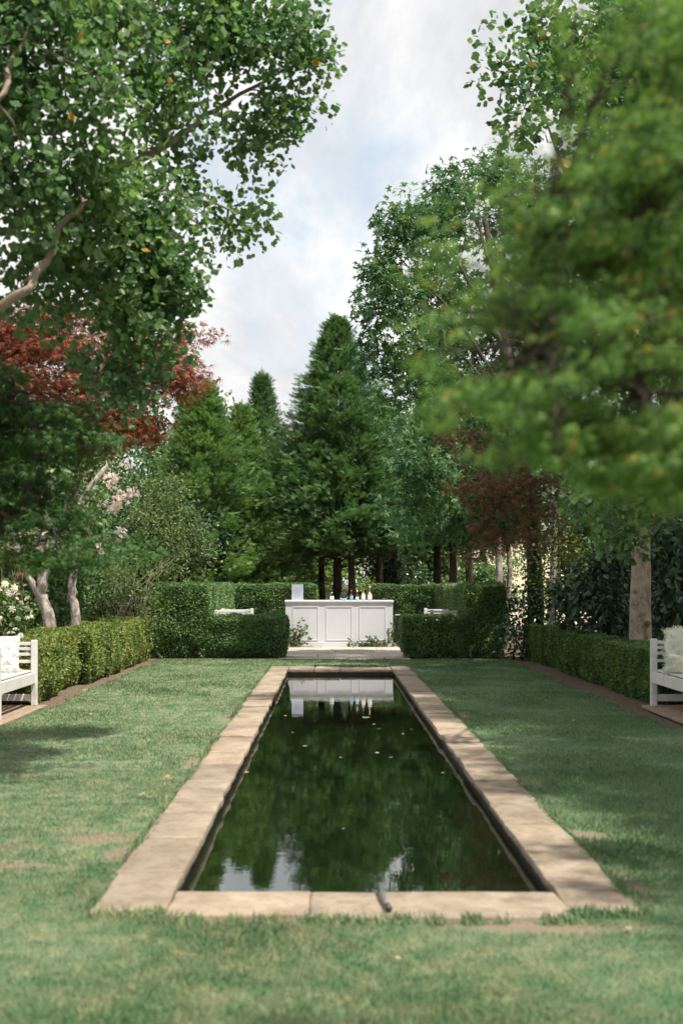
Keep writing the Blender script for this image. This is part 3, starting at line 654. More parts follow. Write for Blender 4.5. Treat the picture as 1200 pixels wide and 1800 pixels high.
# --- liquidambar right of centre
def star_tree():
    r = np.random.default_rng(41); base = P(938, 1120, 25.5); base[2] = 0
    t = tree('sweetgum_tree', 'tall star leaved tree with dark ivy clad trunk standing behind the purple maple', 'tree', base)
    B = pb([(705, 375, 23.40, 22, 36, .8), (700, 430, 23.40, 45, 50), (750, 400, 23.88, 45, 60), (805, 320, 24.35, 36, 44, .8), (790, 380, 24.35, 60, 70), (860, 300, 24.83, 45, 46, .8), (900, 330, 24.83, 60, 70), (665, 480, 23.40, 24, 40), (700, 500, 23.40, 55, 50), (770, 490, 24.35, 60, 60), (655, 545, 23.20, 26, 30), (715, 560, 23.40, 60, 45), (780, 580, 24.35, 70, 60, .7), (660, 600, 23.20, 48, 22, .8), (625, 605, 23.20, 20, 10, .5), (720, 625, 23.49, 60, 40, .8), (680, 645, 23.40, 40, 30, .9), (770, 670, 23.88, 60, 60, .6), (720, 690, 23.49, 60, 40, .8), (670, 700, 23.68, 40, 30, .8),
            (720, 750, 22.92, 50, 40, .5), (730, 810, 21.58, 50, 22, 1.2), (770, 840, 21.58, 55, 30, 1.2), (725, 870, 21.58, 22, 26, 1.0), (760, 895, 21.97, 50, 30, 1.0), (830, 850, 22.92, 70, 70), (820, 930, 22.92, 70, 40), (900, 880, 23.40, 70, 80), (860, 600, 24.83, 90, 150), (930, 450, 24.83, 90, 150, .8), (960, 700, 24.83, 90, 180, .8), (850, 740, 23.88, 90, 100), (700, 920, 23.40, 60, 40, .6)])
    tr = MB(); sk = []
    top = P(850, 380, 24.35)
    sk.append(limb(tr, [base, P(937, 950, 24.87), P(915, 760, 23.68), P(880, 560, 24.07), top], .19, .05, 12, .015))
    for a, bb in ((.55, (700, 450, 23.49)), (.45, (690, 560, 23.40)), (.35, (700, 640, 23.49)), (.3, (740, 820, 21.97)), (.65, (760, 400, 23.88)), (.5, (770, 600, 24.07)), (.25, (800, 900, 22.92)), (.8, (810, 340, 24.35)), (.75, (900, 320, 24.83)), (.25, (880, 900, 22.92))):
        c = sk[0][int(a * (len(sk[0]) - 1))]; e = P(*bb); sk.append(limb(tr, [c, c * .5 + e * .5 + np.array((0, 0, .25)), e], .055, .012, 6, .02))
    cl = clusters(B, .30, 3.6, r); cr = MB(); fill(cr, STAR, cl, .34, 40, .15, r, .6, .55, .9, .6)
    twigs(tr, sk, cl, .35, r, .010)
    ivy = MB(); n = 900; a = r.uniform(0, 6.28, n); z = r.uniform(.0, 2.3, n); ax0 = sk[0]
    cx = np.interp(z, ax0[:, 2], ax0[:, 0]); cy = np.interp(z, ax0[:, 2], ax0[:, 1]); nrm = np.stack([np.cos(a), np.sin(a), np.zeros(n)], -1)
    p = np.stack([cx, cy, z], -1) + nrm * (.2 + r.uniform(-.01, .06, n))[:, None]
    ivy.add_leaves(*DIAM, p, r.normal(0, 1, (n, 3)) + np.array((0, 0, -.6)), nrm + r.normal(0, .4, (n, 3)), r.uniform(.05, .1, n))
    finish(t, base, cr, tr, M['star'], M['bark_dark']); at(ivy.obj('ivy', M['hedge'], t), base)
star_tree()
# --- tulip tree on the right: pale trunk behind the bench, boughs at the top corner
def big_right():
    r = np.random.default_rng(51); base = np.array((4.36, 18, 0))
    t = tree('tulip_tree', 'tulip tree with thick straight pale grey trunk behind the hedge by the fluffy throw', 'tree', base)
    B = pb([(885, 85, 14, 18, 26, .9), (880, 130, 14, 20, 26, .8), (915, 150, 14, 26, 34, .8), (945, 175, 14, 30, 34, 1), (885, 228, 14, 24, 18, .8), (930, 225, 14, 24, 20, .9), (965, 60, 14.3, 28, 60, 1.1), (950, 20, 14.3, 18, 24, .8), (1000, 100, 14.5, 50, 80, 1.2), (1000, 190, 14.5, 50, 60, 1.1), (1080, 60, 15, 80, 80), (1160, 60, 15, 80, 80), (1080, 180, 15, 80, 80), (1000, 790, 11, 40, 28, .8), (1030, 820, 11, 36, 24, .8), (990, 760, 11, 24, 18, .6),
            (1120, 760, 14, 80, 60), (1150, 880, 14, 80, 50), (1060, 880, 14.5, 60, 40, .8), (1090, 600, 16, 90, 90, .9), (1060, 430, 17, 90, 90, .8), (1120, 340, 16, 80, 90, .8), (1110, 905, 16.5, 60, 30, 1.2), (1130, 940, 16.5, 60, 20, 1.0)])
    B += [((5.5, 17, 5.5), (1.6, 1.8, 1.6), .9), ((6.5, 15, 7), (2, 2, 1.8), .9), ((4.9, 17.5, 8), (1.8, 2, 1.8), .9), ((6.8, 19, 8), (2.2, 2.4, 2.4), .9), ((5.4, 14.5, 4.6), (1.3, 1.4, 1.1), .9), ((6.5, 11.5, 6), (1.8, 1.8, 1.8), .8), ((5, 12, 8.4), (1.6, 1.6, 1.2), .8), ((5.0, 21, 6.5), (1.4, 1.6, 1.8), .8), ((4.9, 5.0, 5.0), (1.9, 2.0, 1.1), 1.8), ((5.0, 8.0, 5.5), (1.9, 2.0, 1.3), 1.8), ((5.2, 11.0, 5.6), (1.8, 2.0, 1.3), 1.1), ((5.4, 14.4, 5.8), (1.8, 2.0, 1.4), 1.1), ((5.6, 17.4, 5.9), (1.7, 2.0, 1.4), 1.6), ((5.6, 12.5, 9.3), (2.6, 3, 1.2), .5), ((6, 17.0, 10.8), (2.6, 3, 1.2), .5), ((5.2, 8.0, 7.6), (2.2, 2.4, 1.0), .6)]  # boughs out of view, added to the crown to shade the right of the lawn
    tr = MB(); sk = []
    sk.append(limb(tr, [base, base + np.array((-.01, 0, 1.2)), base + np.array((.03, 0, 4)), base + np.array((.15, -.2, 9))], .20, .07, 16, .006))
    for a, e in ((.72, P(1000, 150, 14.5)), (.76, P(1000, 60, 14.4)), (.7, P(960, 215, 14.3)), (.62, np.array((6.3, 15, 6.5))), (.66, np.array((6.6, 19, 7.5))), (.56, P(1010, 790, 11.2)), (.58, P(1130, 800, 14)), (.7, np.array((5.5, 12, 7.5))), (.5, np.array((6.1, 13, 5.6))), (.52, np.array((6.1, 8.5, 5.4)))):
        c = sk[0][int(a * (len(sk[0]) - 1))]; sk.append(limb(tr, [c, c * .55 + e * .45 + np.array((0, 0, .2)), e], .07, .012, 7, .02))
    e = P(890, 100, 14); c = P(1000, 190, 14.5); sk.append(limb(tr, [c, P(940, 180, 14.2), P(900, 130, 14), e], .02, .006, 5, .01))
    cl = clusters(B, .26, 3.4, r); cr = MB(); fill(cr, TULIP, cl, .28, 70, .076, r, .6, .4, .7, .75)
    twigs(tr, sk, cl, .4, r, .010); finish(t, base, cr, tr, M['tulip'], M['bark_grey'])
    kn = MB(); c = P(1136, 1098, 17.8); c = np.array((4.40, 17.80, .9))
    th = np.linspace(0, 2 * np.pi, 14, endpoint=False)
    ring = [(c[0] + (.040 + .010 * math.sin(3 * a)) * math.cos(a) * q, 17.805 - .012 * (q < 1) - .0, c[2] + .052 * math.sin(a) * q) for q in (1.0, .55) for a in th]
    kn.add(ring + [(c[0], 17.80, c[2])], [(i, (i + 1) % 14, 14 + (i + 1) % 14, 14 + i) for i in range(14)] + [(14 + i, 14 + (i + 1) % 14, 28) for i in range(14)])
    at(kn.obj('bark_knot', M['bark_brown'], t, True), base)
big_right()

# --- crape-myrtle like tree with pale mottled trunks and pink blossom, left
def pink_tree(base, stems, blobs, fl, seed, label, with_crown=True):
    r = np.random.default_rng(seed); t = tree('blossom_tree', label, 'tree', base, None); tr = MB(); sk = []
    for s, r0 in stems: sk.append(limb(tr, s, r0, r0 * .45, 10, .012, r))
    B = pb(blobs); cl = clusters(B, .2, 2.0, r); cr = MB(); fill(cr, OVAL, cl, .22, 24, .075, r, .6, .3, .8)
    twigs(tr, sk, cl, .3, r, .008); finish(t, base, cr, tr, M['pale_shrub'], M['bark_pale'])
    fb = MB(); fc = clusters(pb(fl), .10, 1.5, r); fill(fb, FLOWER, fc, .10, 12, .062, r, 1, -.3, .6)
    if fb.n: at(fb.obj('blossom', M['pink_petal'], t), base)
b1 = P(92, 1125, 20); b1[2] = 0
pink_tree(b1, [([b1, P(84, 1085, 20), P(74, 1040, 20), P(80, 985, 20), P(78, 930, 20), P(90, 850, 20)], .115), ([P(74, 1060, 20), P(55, 1020, 20), P(38, 985, 20), P(20, 930, 20)], .062), ([P(78, 985, 20), P(100, 940, 20), P(120, 870, 20)], .05)],
          [(60, 900, 20.5, 90, 60, .7), (150, 870, 20.5, 70, 60, .6)], [(40, 960, 20, 50, 20, .5), (105, 965, 20, 50, 26, .6), (95, 935, 19.8, 40, 20, .6), (60, 940, 19.8, 40, 18, .4), (160, 900, 20, 30, 20, .5)], 61, 'pink blossom tree with forked mottled trunk behind the golden hedge')
b2 = P(126, 1118, 20.4); b2[2] = 0
pink_tree(b2, [([b2, P(133, 1090, 20.4), P(127, 1040, 20.4), P(131, 990, 20.4), P(128, 940, 20.4), P(150, 870, 20.4), P(190, 820, 20.6)], .088)],
          [(190, 850, 21.5, 40, 50, .6), (150, 820, 21.5, 50, 40, .6)], [(205, 850, 21, 22, 10, 1.6), (215, 870, 21, 24, 12, 1.6), (198, 893, 21, 20, 14, 1.6), (210, 935, 21, 22, 12, 1.1), (215, 815, 21, 12, 10, 1.0), (235, 865, 21, 14, 7, 1.2), (190, 840, 21, 14, 10, .8), (170, 960, 20.6, 22, 12, .4)], 62, 'pink blossom tree with one leaning pale trunk nearest the tall hedge')

# ------------------------------------------------------------------ conifers
def conifer_mesh(h, rad, z0, seed, lean=.75, branches=170, per=26, sp=.42):
    r = np.random.default_rng(seed); cr = MB(); tr = MB()
    tr.tube([(0, 0, 0), (.02, .01, h * .3), (-.02, .02, h * .65), (0, 0, h * .97)], [.12 + h * .006, .10, .06, .012], 9)
    pos, ax, nr, sz = [], [], [], []
    for i in range(branches):
        u = (i + r.uniform(0, 1)) / branches; t = u ** 1.15; z = z0 + (h - z0) * t
        Rm = rad * (1 - t) ** 1.06 * (.55 + .45 * min(1, t / .10 + .35)) * r.uniform(.66, 1.12) * (1 + .30 * noise.noise(Vector((math.cos(i * 2.39996) * 1.1, math.sin(i * 2.39996) * 1.1, z * .7 + seed)))) + .10
        a = i * 2.39996 + r.uniform(-.4, .4); d = np.array((math.cos(a), math.sin(a), 0)); rise = (.10 + .75 * t) * lean
        q = np.sqrt(r.uniform(.10, 1, per)); m = len(q)
        p = d * (q * Rm)[:, None] + np.array((0, 0, z)) + np.array((0, 0, 1.)) * ((q ** 1.4) * Rm * rise - .10 * q * (1 - t) * Rm)[:, None] + r.normal(0, .10, (m, 3)) * (.6 + .5 * (1 - t))
        pos.append(p); ax.append(d * .8 + np.array((0, 0, .25 + .9 * t)) + r.normal(0, .45, (m, 3))); nr.append(r.normal(0, .6, (m, 3)) + np.array((0, 0, .7)) - d * .2)
        sz.append(sp * r.uniform(.55, 1.15, m) * (1 - .35 * t))
        if i % 3 == 0 and t < .5: tr.tube([(0, 0, z - .05), tuple(d * Rm * .5 + np.array((0, 0, z + rise * .2 * Rm - .05))), tuple(d * Rm * .85 + np.array((0, 0, z + rise * Rm * .6)))], [.028, .018, .006], 5, 0, False)
    for k in range(14):                                  # leader tip
        pos.append(np.array([(r.normal(0, .05), r.normal(0, .05), h - .55 + .05 * k)])); ax.append(np.array([(r.normal(0, .3), r.normal(0, .3), 1.)])); nr.append(r.normal(0, 1, (1, 3))); sz.append(np.array([.34]))
    for k in range(12):                                  # bare lower twigs under the skirt
        a = r.uniform(0, 6.28); L = r.uniform(.5, 1.1) * rad * .7; z = z0 - r.uniform(-.1, .6)
        tr.tube([(0, 0, z), (math.cos(a) * L * .5, math.sin(a) * L * .5, z + .12), (math.cos(a) * L, math.sin(a) * L, z + .35)], [.022, .014, .005], 4, 0, False)
    cr.add_leaves(*SPRAY, np.concatenate(pos), np.concatenate(ax), np.concatenate(nr), np.concatenate(sz))
    return cr, tr
CONI = {}
def conifer(kind, x, depth, h, label, s=1.0, rz=0.0, leaf='cypress', bark='bark_dark', group=None):
    """kind: (height, radius, crown base, seed); copies share meshes"""
    X = (x - CX) * depth / F; t = thing('cypress_tree', label, 'tree', (X, depth, 0), rz, group)
    key = (kind, leaf, bark)
    if key not in CONI:
        c, k = conifer_mesh(*kind); CONI[key] = (k.mesh('trunk', M[bark], True), c.mesh('crown', M[leaf]))
    for nm, me in zip(('trunk', 'crown'), CONI[key]):
        o = bpy.data.objects.new(nm, me); col.objects.link(o); o.parent = t
        if nm == 'trunk': o.scale = (1 / s, 1 / s, 1)
    f = h / kind[0]; t.scale = (s * f, s * f, f); return t
K1 = (9.2, 2.1, 2.55, 71, .75, 330, 84, .27); K2 = (7.5, 2.0, 1.3, 72, .8, 310, 84, .26); K3 = (8.3, 1.5, 1.6, 73, .8, 280, 64, .25); K4 = (7.2, 2.0, 2.75, 74, .75, 280, 78, .27)
conifer(K1, 592, 36.5, 8.9, 'tallest dark cypress, its pointed top above the bottles on the bar', 1.42)
conifer(K4, 565, 37.6, 6.4, 'dark cypress with slim trunk just behind the gap in the hedge', 1.1, 1.1)
conifer(K4, 619, 35.6, 6.5, 'dark cypress rising behind the rose wine bottles', .95, 2.3)
conifer(K4, 668, 40, 7.2, 'cypress with thin brown trunk behind the hedge, third from the sign', .9, 3.0, bark='bark_brown')
conifer(K4, 692, 41.5, 7.0, 'cypress with reddish thin trunk beside the other thin brown one', .9, 4.0, bark='bark_brown')
conifer(K4, 767, 37, 7.4, 'shaded cypress behind the black bin end of the hedge', 1.0, 5.0)
conifer(K4, 795, 36, 7.2, 'shaded cypress with the darkest thick trunk behind the clipped hedge', 1.0, .5)
conifer(K2, 360, 35.5, 6.9, 'broad light green cypress behind the tall hedge corner', 1.34, .3, 'cypress_light')
conifer(K2, 425, 37, 6.5, 'light green cypress between the pointed one and the broad one', 1.22, 1.9, 'cypress_light')
conifer(K3, 461, 42, 8.2, 'slender pointed cypress with a thin tip against the sky', 1.28, .8)
conifer(K3, 330, 41, 7.4, 'cypress half hidden behind the broad light green one', 1.28, 2.8, 'cypress_light')
conifer(K2, 465, 35, 4.4, 'low cypress with splayed dark stems left of the bar sign', 1.1, 4.2, 'cypress_light')
conifer(K4, 825, 38, 7.0, 'cypress with grey trunk beside the dry field', 1.0, 2.0, bark='bark_grey')

# ------------------------------------------------------------------ shrubs
def shrub(name, label, base, blobs, leafm, tpl, size, cr, nl, k, seed, stems=0, stem_m='twig', cat='shrub', flowers=None, fm='white_petal', fsize=.07, droop=.2, group=None, cname='foliage'):
    r = np.random.default_rng(seed); base = np.asarray(base, float); t = thing(name, label, cat, base, 0, group); B = pb(blobs)
    cl = clusters(B, cr, k * 1.9, r); cl[:, 2] = np.maximum(cl[:, 2], .05); cw = MB(); fill(cw, tpl, cl, cr * 1.1, nl, size, r, .7, droop, .7, .6)
    st = MB()
    for i in range(stems):
        c = cl[r.integers(len(cl))]; a = base + np.array((r.normal(0, .15), r.normal(0, .15), 0)); m = a * .5 + c * .5 + np.array((0, 0, .25 * c[2])) + r.normal(0, .06, 3)
        st.tube([a, a * .75 + m * .25 + r.normal(0, .02, 3), m, c], [.018, .015, .011, .004], 5, 0, False)
    if st.n: at(st.obj('stem', M[stem_m], t, True), base)
    at(cw.obj(cname, M[leafm], t), base)
    if flowers:
        fb = MB(); fc = clusters(pb(flowers), fsize * 1.5, 1.0, r); fill(fb, ROSE, fc, fsize * 1.3, 3, fsize, r, 1, -.4, .6); at(fb.obj('blossom', M[fm], t), base)
    return t
def gb(x, d): v = P(x, 1028, d); v[2] = 0; return v
shrub('rounded_shrub', 'rounded grey green shrub beside the pink blossom, below the cypresses', gb(290, 28), [(285, 880, 28, 60, 50), (300, 940, 27.6, 70, 60), (250, 930, 27.8, 50, 60), (340, 960, 27.6, 40, 60), (280, 1000, 27.5, 70, 40)], 'grey_shrub', OVAL, .072, .22, 38, 2.8, 81, 14)
shrub('twiggy_shrub', 'loose pale green shrub with upright bare stems behind the golden hedge end', gb(210, 24.5), [(200, 1040, 24.5, 50, 40, .6), (240, 1030, 24.3, 40, 45, .6), (180, 1070, 24.2, 40, 30, .7), (260, 1075, 24.2, 30, 40, .8), (220, 1000, 25, 60, 30, .6), (300, 985, 25.5, 50, 30, .5)], 'pale_shrub', NARROW, .105, .17, 22, 2.2, 82, 46)
shrub('leafy_shrub', 'low dark shrub under the pale forked trunk', gb(60, 23), [(50, 1060, 23, 60, 60), (130, 1060, 24.5, 60, 60), (0, 1010, 23, 60, 60, .7), (170, 1010, 26, 60, 60)], 'hedge', OVAL, .10, .24, 26, 2.6, 83, 8, 'twig_dark')
shrub('orange_shrub', 'thin orange leaved shrub at the far edge beside the forked trunk', gb(15, 21), [(8, 955, 21, 16, 30, .6), (40, 960, 21.2, 16, 12, .5), (40, 1005, 21, 16, 20, .4), (0, 990, 21, 20, 30, .5)], 'orange_shrub', OVAL, .085, .16, 10, 1.6, 84, 12)
shrub('rose_bush', 'rose bush full of white blooms above the bench end', gb(18, 17.2), [(10, 1060, 17.2, 36, 40), (20, 1100, 17.1, 40, 30), (-30, 1070, 17, 40, 60)], 'rose_leaf', OVAL, .07, .13, 24, 2.4, 85, 10, 'twig', 'rose bush', [(6, 1033, 16.9, 10, 9, 6), (20, 1042, 16.9, 12, 8, 6), (24, 1065, 16.8, 12, 14, 5), (40, 1082, 16.8, 9, 10, 6), (35, 1100, 16.8, 12, 8, 6), (10, 1085, 16.8, 10, 9, 3), (-20, 1060, 16.9, 30, 40, 1.5)], 'white_petal', .10)
shrub('dark_shrub', 'dark shrub filling the gap between the clipped wing and the low side hedge', gb(905, 25), [(900, 1120, 24.6, 22, 40), (925, 1090, 25, 26, 50), (895, 1070, 25.4, 22, 30)], 'dark_shrub', OVAL, .09, .2, 24, 2.6, 86, 5, 'twig_dark')
shrub('olive_shrub', 'olive toned shrub with a few white flowers beside the ivy trunk', gb(995, 24.5), [(985, 945, 24.5, 50, 30), (1010, 980, 24.3, 50, 40, .8), (970, 1000, 24.3, 30, 50, .6)], 'olive_shrub', OVAL, .075, .2, 24, 2.2, 87, 10, 'twig_dark', 'shrub', [(1017, 970, 24, 8, 8, .6), (985, 925, 24, 10, 6, .4), (975, 1010, 24, 8, 8, .4)], 'white_petal', .07)
shrub('large_leaf_shrub', 'dark shrub of large drooping glossy leaves left of the thick pale trunk', gb(1060, 20.8), [(1050, 1020, 20.8, 40, 40), (1060, 1070, 20.6, 46, 40), (1010, 1060, 21.5, 40, 50), (1090, 1000, 21, 40, 50), (1090, 1090, 20.5, 30, 40)], 'dark_shrub', OVAL, .135, .24, 26, 2.6, 88, 8, 'twig_dark', droop=.8)
shrub('large_leaf_shrub', 'dark shrub of large leaves filling the shade right of the thick pale trunk', gb(1190, 19), [(1175, 960, 19, 50, 60), (1190, 1040, 18.6, 50, 60), (1150, 1080, 19.2, 30, 40), (1250, 1020, 18.6, 60, 90)], 'dark_shrub', OVAL, .13, .24, 26, 2.6, 89, 6, 'twig_dark', droop=.8)
shrub('leafy_shrub', 'green shrub high behind the thick pale trunk under the boughs', gb(1080, 23), [(1050, 900, 23, 70, 50), (1130, 900, 22, 70, 60), (1170, 860, 22, 60, 60), (1010, 880, 23.5, 40, 50, .8)], 'hedge', MAPLE, .12, .24, 22, 2.4, 90, 10, 'twig_dark')
def fern():
    r = np.random.default_rng(95); base = np.array((4.62, 16.9, .1)); t = thing('fern', 'dark green fern arching behind the bench with the fluffy throw', 'fern', base)
    for i in range(9):
        a = r.uniform(0, 6.28); mb = MB(); d = np.array((math.cos(a), math.sin(a), r.uniform(.7, 1.2))); mb.add_leaves(*FROND, base[None] * 0, d[None], np.array([[-math.cos(a), -math.sin(a), .8]]), [r.uniform(.75, 1.05)]); mb.obj('frond', M['fern'], t)
fern()
# sunlit growth seen under the cypress skirts, and the belt of trees that closes the garden
for i, (x, d, wx, y0, lab) in enumerate([(520, 46, 60, 985, 'sunlit bright shrub seen under the low cypress beside the sign'), (425, 47, 60, 1000, 'sunlit shrub between the hedge top and the splayed dark stems'), (640, 48, 50, 1005, 'bright shrub seen between the cypress trunks behind the carafe'), (705, 50, 60, 990, 'bright shrub seen past the thin brown trunks'), (770, 52, 50, 1005, 'bright shrub behind the two shaded cypress trunks'), (845, 49, 36, 1012, 'small bright shrub at the edge of the dry field'), (580, 53, 60, 975, 'dark edged shrub deep behind the three cypress trunks')]):
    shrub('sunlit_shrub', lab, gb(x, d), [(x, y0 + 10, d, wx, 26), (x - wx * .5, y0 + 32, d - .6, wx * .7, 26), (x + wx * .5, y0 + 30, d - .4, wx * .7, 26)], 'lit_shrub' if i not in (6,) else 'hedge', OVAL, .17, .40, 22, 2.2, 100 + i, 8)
shrub('dark_shrub', 'dark round shrub under the cypresses between thin brown trunks', gb(730, 44), [(730, 1010, 44, 30, 22), (500, 1012, 44.5, 24, 18)], 'dark_shrub', OVAL, .15, .35, 24, 2.4, 110, 4, 'twig_dark')
# background trees: three crowns shared by copies
BG = []
for s, lm in ((121, 'cypress'), (122, 'tulip'), (123, 'pale_shrub')):
    r = np.random.default_rng(s); B = [((r.uniform(-1.3, 1.3), r.uniform(-1.3, 1.3), r.uniform(2.2, 7)), (r.uniform(.9, 1.5), r.uniform(.9, 1.5), r.uniform(.7, 1.2)), 1.) for _ in range(13)] + [((0, 0, 4.5), (1.5, 1.5, 2.6), .8), ((0, 0, 7.2), (.7, .7, .9), .9)]
    tr = MB(); sk = [limb(tr, [(0, 0, 0), (.05, 0, 2.5), (-.05, .05, 6.5)], .16, .05, 8)]
    for c, rad, dn in B[:13]: sk.append(limb(tr, [(0, 0, max(1.2, c[2] - 1)), np.asarray(c) * .6 + np.array((0, 0, c[2] * .35)), c], .05, .012, 5))
    cl = clusters(B, .42, 2.0, r); cr = MB(); fill(cr, OVAL, cl, .42, 26, .20, r, .6, .3, .7); BG.append((tr.mesh('trunk', M['bark_brown'], True), cr.mesh('crown', M[lm])))
bgspots = [(-6.5, 46, 8.0, 0, 'green tree closing the garden behind the red maple'), (-9.5, 50, 9.5, 1, 'broad green tree beyond the red maple'), (-12, 42, 9, 0, 'green tree beyond the lace leaf maple'), (-1.3, 54, 8.2, 2, 'pale feathery tree top peeking between the pointed cypress and the tallest one'), (-5.0, 52, 9.4, 2, 'pale tree top above the broad light cypress'), (2.5, 58, 8.5, 0, 'dark tree beyond the tallest cypress'), (6.5, 60, 9.5, 0, 'green tree beyond the star leaved tree'), (3.5, 50, 8.5, 1, 'green tree behind the shaded cypresses'), (11, 62, 10, 1, 'far green tree beyond the dry field'), (-3, 62, 7.6, 0, 'far green tree behind the slender cypress'), (16, 55, 10, 0, 'far tree beyond the thick pale trunk'), (12, 42, 9, 1, 'green tree behind the large leaved shrubs'), (9.5, 33, 9, 1, 'green tree behind the olive shrub'), (-10, 33, 8.5, 0, 'green tree behind the forked pale trunk'), (-7.8, 37, 7.6, 0, 'dense tree behind the rounded grey green shrub'), (0.5, 66, 7.8, 2, 'far pale tree behind the bar')]
for i, (x, y, h, k, lab) in enumerate(bgspots):
    t = thing('background_tree', lab, 'tree', (x, y, 0), i * 1.3, 'trees closing the garden'); t.scale = (h / 8,) * 3
    for nm, me in zip(('trunk', 'crown'), BG[k]): o = bpy.data.objects.new(nm, me); col.objects.link(o); o.parent = t
# dense dark shrubs that close the view at eye level left and right
BS = []
for s, lm in ((201, 'hedge'), (202, 'dark_shrub'), (203, 'grey_shrub')):
    r = np.random.default_rng(s); B = [((r.uniform(-.9, .9), r.uniform(-.7, .7), r.uniform(.5, 2.6)), (r.uniform(.6, .9), r.uniform(.5, .8), r.uniform(.5, .8)), 1.) for _ in range(11)]
    cl = clusters(B, .26, 3.0, r); cl[:, 2] = np.maximum(cl[:, 2], .06); cr = MB(); fill(cr, OVAL, cl, .3, 30, .13, r, .7, .2, .7); st = MB()
    for i in range(9): c = cl[r.integers(len(cl))]; st.tube([(r.normal(0, .1), r.normal(0, .1), 0), c * .5 + np.array((0, 0, .3)), c], [.03, .02, .006], 5, 0, False)
    BS.append((st.mesh('stem', M['twig_dark'], True), cr.mesh('foliage', M[lm])))
for i, (x, y, h, k, lab) in enumerate([(-6.2, 27, 1.2, 0, 'dense green shrub in the shade behind the forked pale trunk'), (-4.6, 28, 1.0, 1, 'dark shrub between the leaning pale trunk and the twiggy one'), (-8.2, 30, 1.5, 0, 'tall dense shrub at the edge behind the orange leaves'), (-5.4, 31, 1.3, 1, 'dark tall shrub behind the pink blossom'), (-6.6, 22.5, .9, 1, 'dark shrub behind the rose bush'), (-5.2, 23.6, .7, 0, 'low green shrub between forked and leaning pale trunks'), (-3.7, 34.5, 1.1, 1, 'dark shrub under the broad light cypress'), (-2.2, 35.5, .8, 1, 'dark shrub under the low cypress beside the hedge'),
        (6.2, 26, 1.3, 1, 'dark dense shrub beyond the large drooping leaves'), (7.6, 28, 1.6, 0, 'tall green shrub beyond the thick pale trunk'), (5.7, 23.2, 1.0, 0, 'green shrub between olive bush and thick pale trunk'), (8.2, 24, 1.5, 1, 'dark tall shrub beyond the fern'), (9.6, 32, 1.8, 0, 'tall dense shrub deep in the shade'), (6.4, 19.5, 1.1, 1, 'dark shrub behind the fern'), (1.9, 41, .85, 1, 'dark shrub under the cypress skirts behind the hedge'), (-9.8, 36, 2.0, 0, 'big dense shrub beyond the lace leaf maple'), (4.6, 50, 1.2, 2, 'grey green shrub at the near edge of the dry field'), (3.0, 53, 1.3, 0, 'green shrub far behind the darkest cypress trunk'), (5.4, 44, .8, 0, 'low green shrub before the dry field behind the clipped wing'), (-.8, 55, 1.3, 0, 'green shrub far behind the slim cypress trunk'), (7.6, 34, 1.4, 0, 'tall green shrub beyond the olive bush before the dry field')]):
    t = thing('background_shrub', lab, 'shrub', (x, y, 0), i * 2.1, 'dense shrubs behind the hedges'); t.scale = (h,) * 3
    for nm, me in zip(('stem', 'foliage'), BS[k]): o = bpy.data.objects.new(nm, me); col.objects.link(o); o.parent = t
# pale bare trunks against the field on the right
for i, (x, d, lab) in enumerate([(872, 33, 'pale straight trunk nearest the clipped wing against the dry field'), (890, 36, 'pale thin trunk beside the brighter straight one'), (968, 30, 'pale trunk right of the ivy trunk'), (858, 44, 'whitish far trunk against the dry field')]):
    r = np.random.default_rng(130 + i); bs = gb(x, d); t = tree('pale_tree', lab, 'tree', bs, None); tr = MB(); top = bs + np.array((r.normal(0, .2), .2, 5.5)); sk = [limb(tr, [bs, bs * .6 + top * .4 + r.normal(0, .06, 3), top], .13 if i != 1 else .09, .05, 9)]
    B = [(top + r.normal(0, .5, 3), (.9, .9, .7), .9) for _ in range(4)]; cl = clusters(B, .3, 2, r); cr = MB(); fill(cr, OVAL, cl, .3, 24, .13, r); twigs(tr, sk, cl, .3, r); finish(t, bs, cr, tr, M['tulip'], M['bark_pale'])

